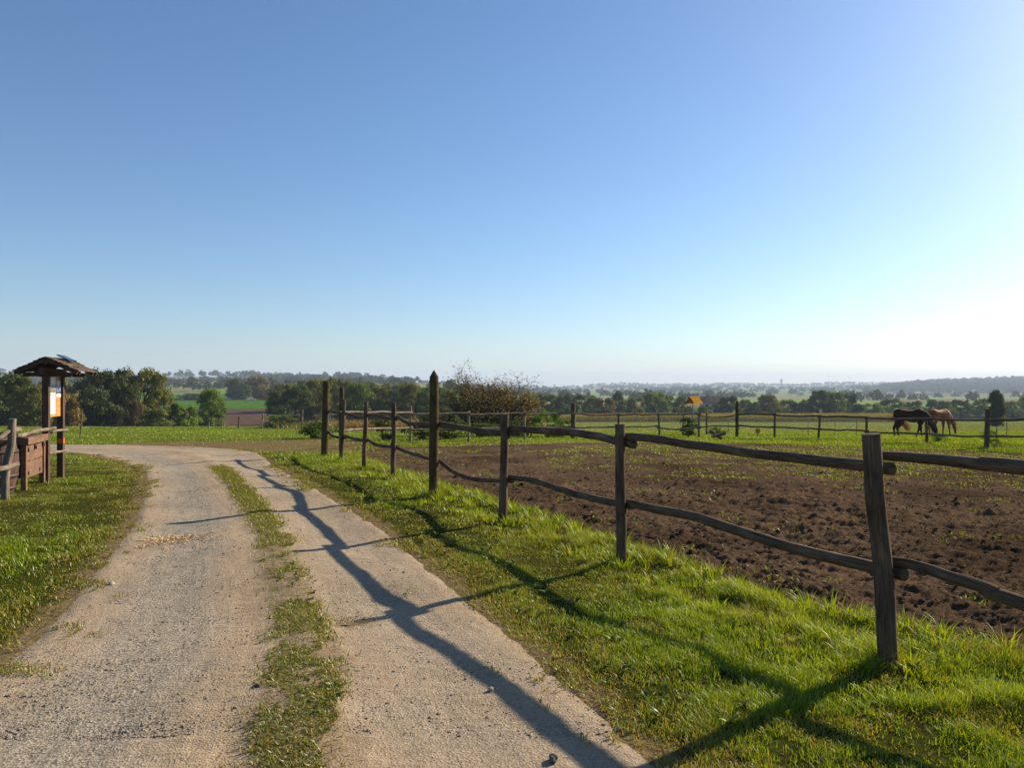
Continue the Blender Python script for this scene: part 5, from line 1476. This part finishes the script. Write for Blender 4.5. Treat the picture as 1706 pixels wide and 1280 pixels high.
def horse(loc, yaw, label, coat, mane_m, tail_m, fl=(.0, .0), hl=(.0, .0), headx=0.0, tail=None, white=False):
    h = empty('horse', loc, label, 'horse', rz=yaw)
    S = []
    S.append(([(-.74, 0, 1.14), (-.60, 0, 1.20), (-.25, 0, 1.14), (.10, 0, 1.09), (.42, 0, 1.15), (.60, 0, 1.13)],
              [(.17, .20), (.26, .27), (.26, .28), (.29, .33), (.23, .33), (.17, .24)]))
    S.append(([(.42, 0, 1.36), (.50, 0, 1.30)], [(.08, .13), (.10, .16)]))          # withers
    S.append(([(.55, 0, 1.16), (.80, 0, .95), (.98 + headx, 0, .72), (1.08 + headx, 0, .56)], [(.16, .27), (.115, .20), (.09, .145), (.08, .12)]))
    S.append(([(1.06 + headx, 0, .58), (1.13 + headx, 0, .44), (1.18 + headx, 0, .26), (1.20 + headx, 0, .11)], [(.085, .12), (.085, .135), (.06, .085), (.055, .065)]))
    for sg in (-1, 1):
        f, k = fl[(sg + 1) // 2], hl[(sg + 1) // 2]
        S.append(([(-.62, .12 * sg, 1.10), (-.58, .15 * sg, .86), (-.66 + k * .4, .14 * sg, .66), (-.77 + k * .7, .13 * sg, .49), (-.75 + k * .9, .13 * sg, .30), (-.73 + k, .13 * sg, .14), (-.69 + k, .13 * sg, .04)],
                  [(.13, .22), (.11, .18), (.075, .11), (.05, .07), (.038, .045), (.042, .05), (.055, .06)]))
        S.append(([(.46, .12 * sg, 1.02), (.46 + f * .2, .14 * sg, .78), (.47 + f * .45, .13 * sg, .60), (.48 + f * .6, .13 * sg, .43), (.47 + f * .85, .13 * sg, .27), (.47 + f, .13 * sg, .13), (.51 + f, .13 * sg, .04)],
                  [(.10, .18), (.09, .13), (.06, .075), (.052, .058), (.036, .04), (.042, .046), (.054, .06)]))
        S.append(([(1.05 + headx, .055 * sg, .62), (1.09 + headx, .085 * sg, .76)], [(.035, .03), (.014, .014)]))
    fuse('body', S, coat, .020, h, 5)
    # mane: hanging locks along the crest
    mb = MB(); n = 260; t = rng.uniform(0, 1, n)
    base = np.stack([.50 + .58 * t + headx * t, rng.uniform(-.02, .02, n), 1.42 - .72 * t - .04 * np.sin(t * 3)], 1) + np.array([.045, 0, .02])
    for k in range(3):
        q = base.copy(); ln = rng.uniform(.12, .24, n)
        sd_ = np.sign(rng.uniform(-1, 1, n))
        mid = q + np.stack([.02 * rng.normal(0, 1, n), sd_ * .07, -.02 + 0 * ln], 1); end = mid + np.stack([rng.normal(0, .03, n), sd_ * .03, -ln], 1)
        w_ = np.stack([np.full(n, .014), np.zeros(n), np.zeros(n)], 1)
        mb.add(np.stack([q - w_, q + w_, mid + w_, mid - w_], 1).reshape(-1, 3), [(np.arange(n) * 4)[:, None] + np.arange(4)], tint=np.repeat(rng.uniform(0, 1, n), 4))
        mb.add(np.stack([mid - w_, mid + w_, end + w_ * .4, end - w_ * .4], 1).reshape(-1, 3), [(np.arange(n) * 4)[:, None] + np.arange(4)], tint=np.repeat(rng.uniform(0, 1, n), 4))
    mb.build('mane', mane_m, h)
    mb = MB()
    for _ in range(90):
        o_ = rng.normal(0, .022, 3); p = catmull([np.array(q) + o_ * (1 + i * .8) for i, q in enumerate(tail)], 9)
        mb.tube(p, np.linspace(.009, .004, 9), 4, 1, 0)
    mb.build('tail', tail_m, h)
    for sg in (-1, 1):
        k, f = hl[(sg + 1) // 2], fl[(sg + 1) // 2]
        for xx in (-.685 + k, .515 + f):
            MB().tube([(xx - .008, .13 * sg, .065), (xx, .13 * sg, .03), (xx + .012, .13 * sg, -.012)], [.050, .062, .070], 12, 1, 0).build('hoof', M['hoof'] if (white and xx < 0) else M['iron'], h)
    for sg in (-1, 1):
        MB().tube([(1.115 + headx, .078 * sg, .49), (1.115 + headx, .088 * sg, .49), (1.115 + headx, .094 * sg, .49)], [.022, .02, .006], 10, 1, 0).build('eye', M['black'], h)
    return h
hz1 = P(1518, 37); hz1[2] += .0
hd = horse(hz1, R(-3), 'dark bay horse grazing nearest the far rail fence with pale hind hooves', M['horse_dark'], M['mane_dark'], M['mane_light'], fl=(-.28, .10), hl=(.05, -.02), headx=.02,
      tail=[(-.84, .0, 1.12), (-.78, .14, .96), (-.58, .20, .86), (-.30, .20, .72), (-.04, .18, .42)], white=True)
mb = MB().tube([(-.695, -.13, .40), (-.69, -.13, .365), (-.685, -.13, .33)], [.062, .058, .055], 12, 1, 0); mb.build('leg_band', M['hoof'], hd)
hz2 = P(1566, 40.5)
horse(hz2, R(24), 'chestnut horse grazing behind the dark horse with a sunlit back', M['horse_light'], M['mane_light'], M['mane_light'], fl=(.14, -.06), hl=(-.04, .08), headx=.05,
      tail=[(-.86, .0, 1.24), (-.96, .0, 1.08), (-.97, .0, .80), (-.95, .02, .50), (-.93, .0, .34)])

def cow(px, d, yaw, label, lying=False):
    c = empty('cow', P(px, d), label, 'cow', 'cream cows in the pasture', rz=yaw)
    z = .42 if lying else 0
    S = [([(-.75, 0, 1.05), (-.2, 0, 1.02), (.4, 0, 1.02), (.72, 0, 1.05)], [(.27, .30), (.36, .38), (.34, .40), (.22, .30)]),
         ([(.70, 0, 1.12), (1.0, 0, 1.18)], [(.16, .22), (.12, .16)]), ([(1.0, 0, 1.20), (1.32, 0, 1.02)], [(.14, .15), (.09, .10)])]
    for sg in (-1, 1):
        if lying:
            S += [([(-.55, .26 * sg, .80), (-.2, .34 * sg, .66), (-.5, .36 * sg, .56)], [.15, .10, .06]), ([(.45, .22 * sg, .80), (.75, .26 * sg, .64), (.5, .28 * sg, .55)], [.12, .08, .05])]
        else:
            S += [([(-.62, .18 * sg, .95), (-.60, .18 * sg, .6), (-.68, .18 * sg, .42), (-.64, .18 * sg, .04)], [.19, .11, .07, .06]), ([(.50, .17 * sg, .9), (.50, .17 * sg, .45), (.50, .17 * sg, .04)], [.15, .08, .06])]
        S.append(([(.98, .12 * sg, 1.28), (.95, .26 * sg, 1.26)], [.05, .03]))
    o = fuse('body', S, M['cow'], .05, c, 3)
    if lying: o.location = (0, 0, -.48)
cow(417.3, 326, R(185), 'cream cow standing in front of the pasture hedge')
cow(413.2, 320, R(20), 'cream cow lying on the hawthorn far side of the standing cow', True)
cow(422.5, 320, R(170), 'cream cow lying just under the standing cow', True)
cow(374.5, 337, R(160), 'cream cow lying beside the lone round tree crown', True)
cow(382.0, 337, R(10), 'cream cow lying at the end of the dark hedge', True)

# ------------------------------------------------------------------ houses, tower, masts far away
def house(px, d, w, dp, wall_h, roof_h, yaw, label, base_row=None, chim=True, roof='roof_tile', group=None):
    b = P(px, d)
    if base_row is not None: b[2] = CAM - (base_row - CY) / F * d
    h = empty('house', b, label, 'house', group, rz=yaw)
    mb = MB(); mb.box((0, 0, wall_h / 2 - .5), (w, dp, wall_h + 1))
    g = []
    for xx in (-w / 2, w / 2): g += [[xx, -dp / 2, wall_h], [xx, dp / 2, wall_h], [xx, 0, wall_h + roof_h * .95]]
    mb.add(np.array(g), [np.array([[0, 1, 2], [3, 5, 4]])], smooth=False)
    mb.build('wall', M['wall_pale'], h)
    e = .35; V = []
    for xx in (-w / 2 - e, w / 2 + e):
        for t in (0, .18): V += [[xx, -dp / 2 - e, wall_h - .2 + t], [xx, 0, wall_h + roof_h + t], [xx, dp / 2 + e, wall_h - .2 + t]]
    r = MB().add(np.array(V), [np.array([[0, 1, 7, 6], [1, 2, 8, 7], [3, 9, 10, 4], [4, 10, 11, 5], [0, 6, 9, 3], [2, 5, 11, 8], [0, 3, 4, 1], [1, 4, 5, 2], [6, 7, 10, 9], [7, 8, 11, 10]])], smooth=False).build('roof', M[roof], h)
    if chim: MB().box((-w * .22, 0, wall_h + roof_h + .5), (.6, .6, 1.4)).build('chimney', M['tower'], r)
    for k in range(3):
        MB().box((-w * .3 + w * .3 * k, -dp / 2 - .03, wall_h * .55), (w * .10, .08, wall_h * .4)).build('window', M['window'], h)
    return h
house(1188, 262, 8.4, 6, 2.7, 1.9, R(-8), 'farmhouse with a red brown roof and chimney rising behind the hedgerow', 683, roof='old_tile')
VG = 'houses of the distant village'
for px, d, w, yaw, lb in ((1481, 1250, 14, .1, 'pale village house nearest the poplars with a salmon roof'), (1497, 1280, 9, -.3, 'small pale village house just past the salmon roofed one'), (1528, 1300, 12, .4, 'village house in line above the dark horse'),
                          (1546, 1340, 10, .1, 'village house in line above the gap between the horses'), (1562, 1300, 16, -.1, 'long village house in line above the chestnut horse'), (1590, 1360, 11, .3, 'village house past the chestnut horse head')):
    house(px, d, w, 8, 4.5, 2.6, yaw, lb, chim=False, group=VG)
b = P(1302, 3450)
tw = empty('water_tower', b, 'pale domed tower standing on the distant ridge', 'tower')
a = np.linspace(0, 2 * np.pi, 17)[:-1]
def lathe(prof, name, mat, par):
    V = np.concatenate([np.stack([r_ * np.cos(a), r_ * np.sin(a), np.full(16, z_)], 1) for r_, z_ in prof])
    q = [[i * 16 + j, i * 16 + (j + 1) % 16, (i + 1) * 16 + (j + 1) % 16, (i + 1) * 16 + j] for i in range(len(prof) - 1) for j in range(16)]
    return MB().add(V, [np.array(q)], smooth=False).build(name, mat, par)
lathe([(4.2, -5), (4.0, 8), (4.0, 20)], 'shaft', M['tower'], tw)
lathe([(4.0, 20), (5.4, 21), (5.4, 26), (4.6, 27)], 'belfry', M['tower'], tw)
lathe([(4.6, 27), (3.8, 30), (1.8, 32.5), (1.0, 33), (.8, 36), (.05, 38)], 'dome', M['tower'], tw)
for px, top, d, lb in ((1381, 619.5, 3500, 'taller thin lattice mast on the distant ridge'), (1415, 625.5, 3550, 'shorter thin lattice mast on the distant ridge')):
    b = P(px, d); h = CAM - (top - CY) / F * d - b[2]
    ms = empty('radio_mast', b, lb, 'mast', 'masts on the distant ridge')
    mb = MB()
    for k in range(3):
        an = k * 2.094
        mb.tube([(1.0 * math.cos(an), 1.0 * math.sin(an), -3), (.6 * math.cos(an), .6 * math.sin(an), h * .6), (.3 * math.cos(an), .3 * math.sin(an), h)], .14, 5, 1, 0)
        for z in np.arange(0, h - 2, 3.0):
            r0, r1 = np.interp([z, z + 3], [0, h], [1.0, .3]); a2 = an + 2.094
            mb.tube([(r0 * math.cos(an), r0 * math.sin(an), z), ((r0 * math.cos(an) + r1 * math.cos(a2)) / 2, (r0 * math.sin(an) + r1 * math.sin(a2)) / 2, z + 1.5), (r1 * math.cos(a2), r1 * math.sin(a2), z + 3)], .07, 4, 1, 0)
    mb.build('lattice', M['metal'], ms)

for key, o in PROTO.items():
    if o is not None and key not in first_use and key != 'shrub':
        if 'label' not in o:
            for ch in list(o.children): bpy.data.objects.remove(ch)
            bpy.data.objects.remove(o)

# ------------------------------------------------------------------ haze
zmin = float(np.min(gz)) - 1.0
bpy.context.view_layer.update()
ztop_ = 0.0
for o in sc.objects:
    if o.type == 'MESH':
        ztop_ = max(ztop_, max((o.matrix_world @ Vector(c)).z for c in o.bound_box))
X0, X1, Y0, Y1 = -5300, 5300, -80, 6800
mb = MB().box(((X0 + X1) / 2, (Y0 + Y1) / 2, (zmin + ztop_ + 3) / 2), (X1 - X0, Y1 - Y0, ztop_ + 3 - zmin))
m, nt, b_, out = new_mat('haze')
nt.nodes.remove(b_)
pv = N(nt, 'ShaderNodeVolumePrincipled')
pv.inputs['Color'].default_value = (.62, .765, 1.0, 1)
pv.inputs['Density'].default_value = 0.00024
pv.inputs['Anisotropy'].default_value = 0.1
nt.links.new(pv.outputs[0], out.inputs['Volume'])
hz = mb.build('haze', m)
tag(hz, kind='stuff')
print('haze', zmin, ztop_, 'polys', sum(len(o.data.polygons) for o in sc.objects if o.type == 'MESH'))
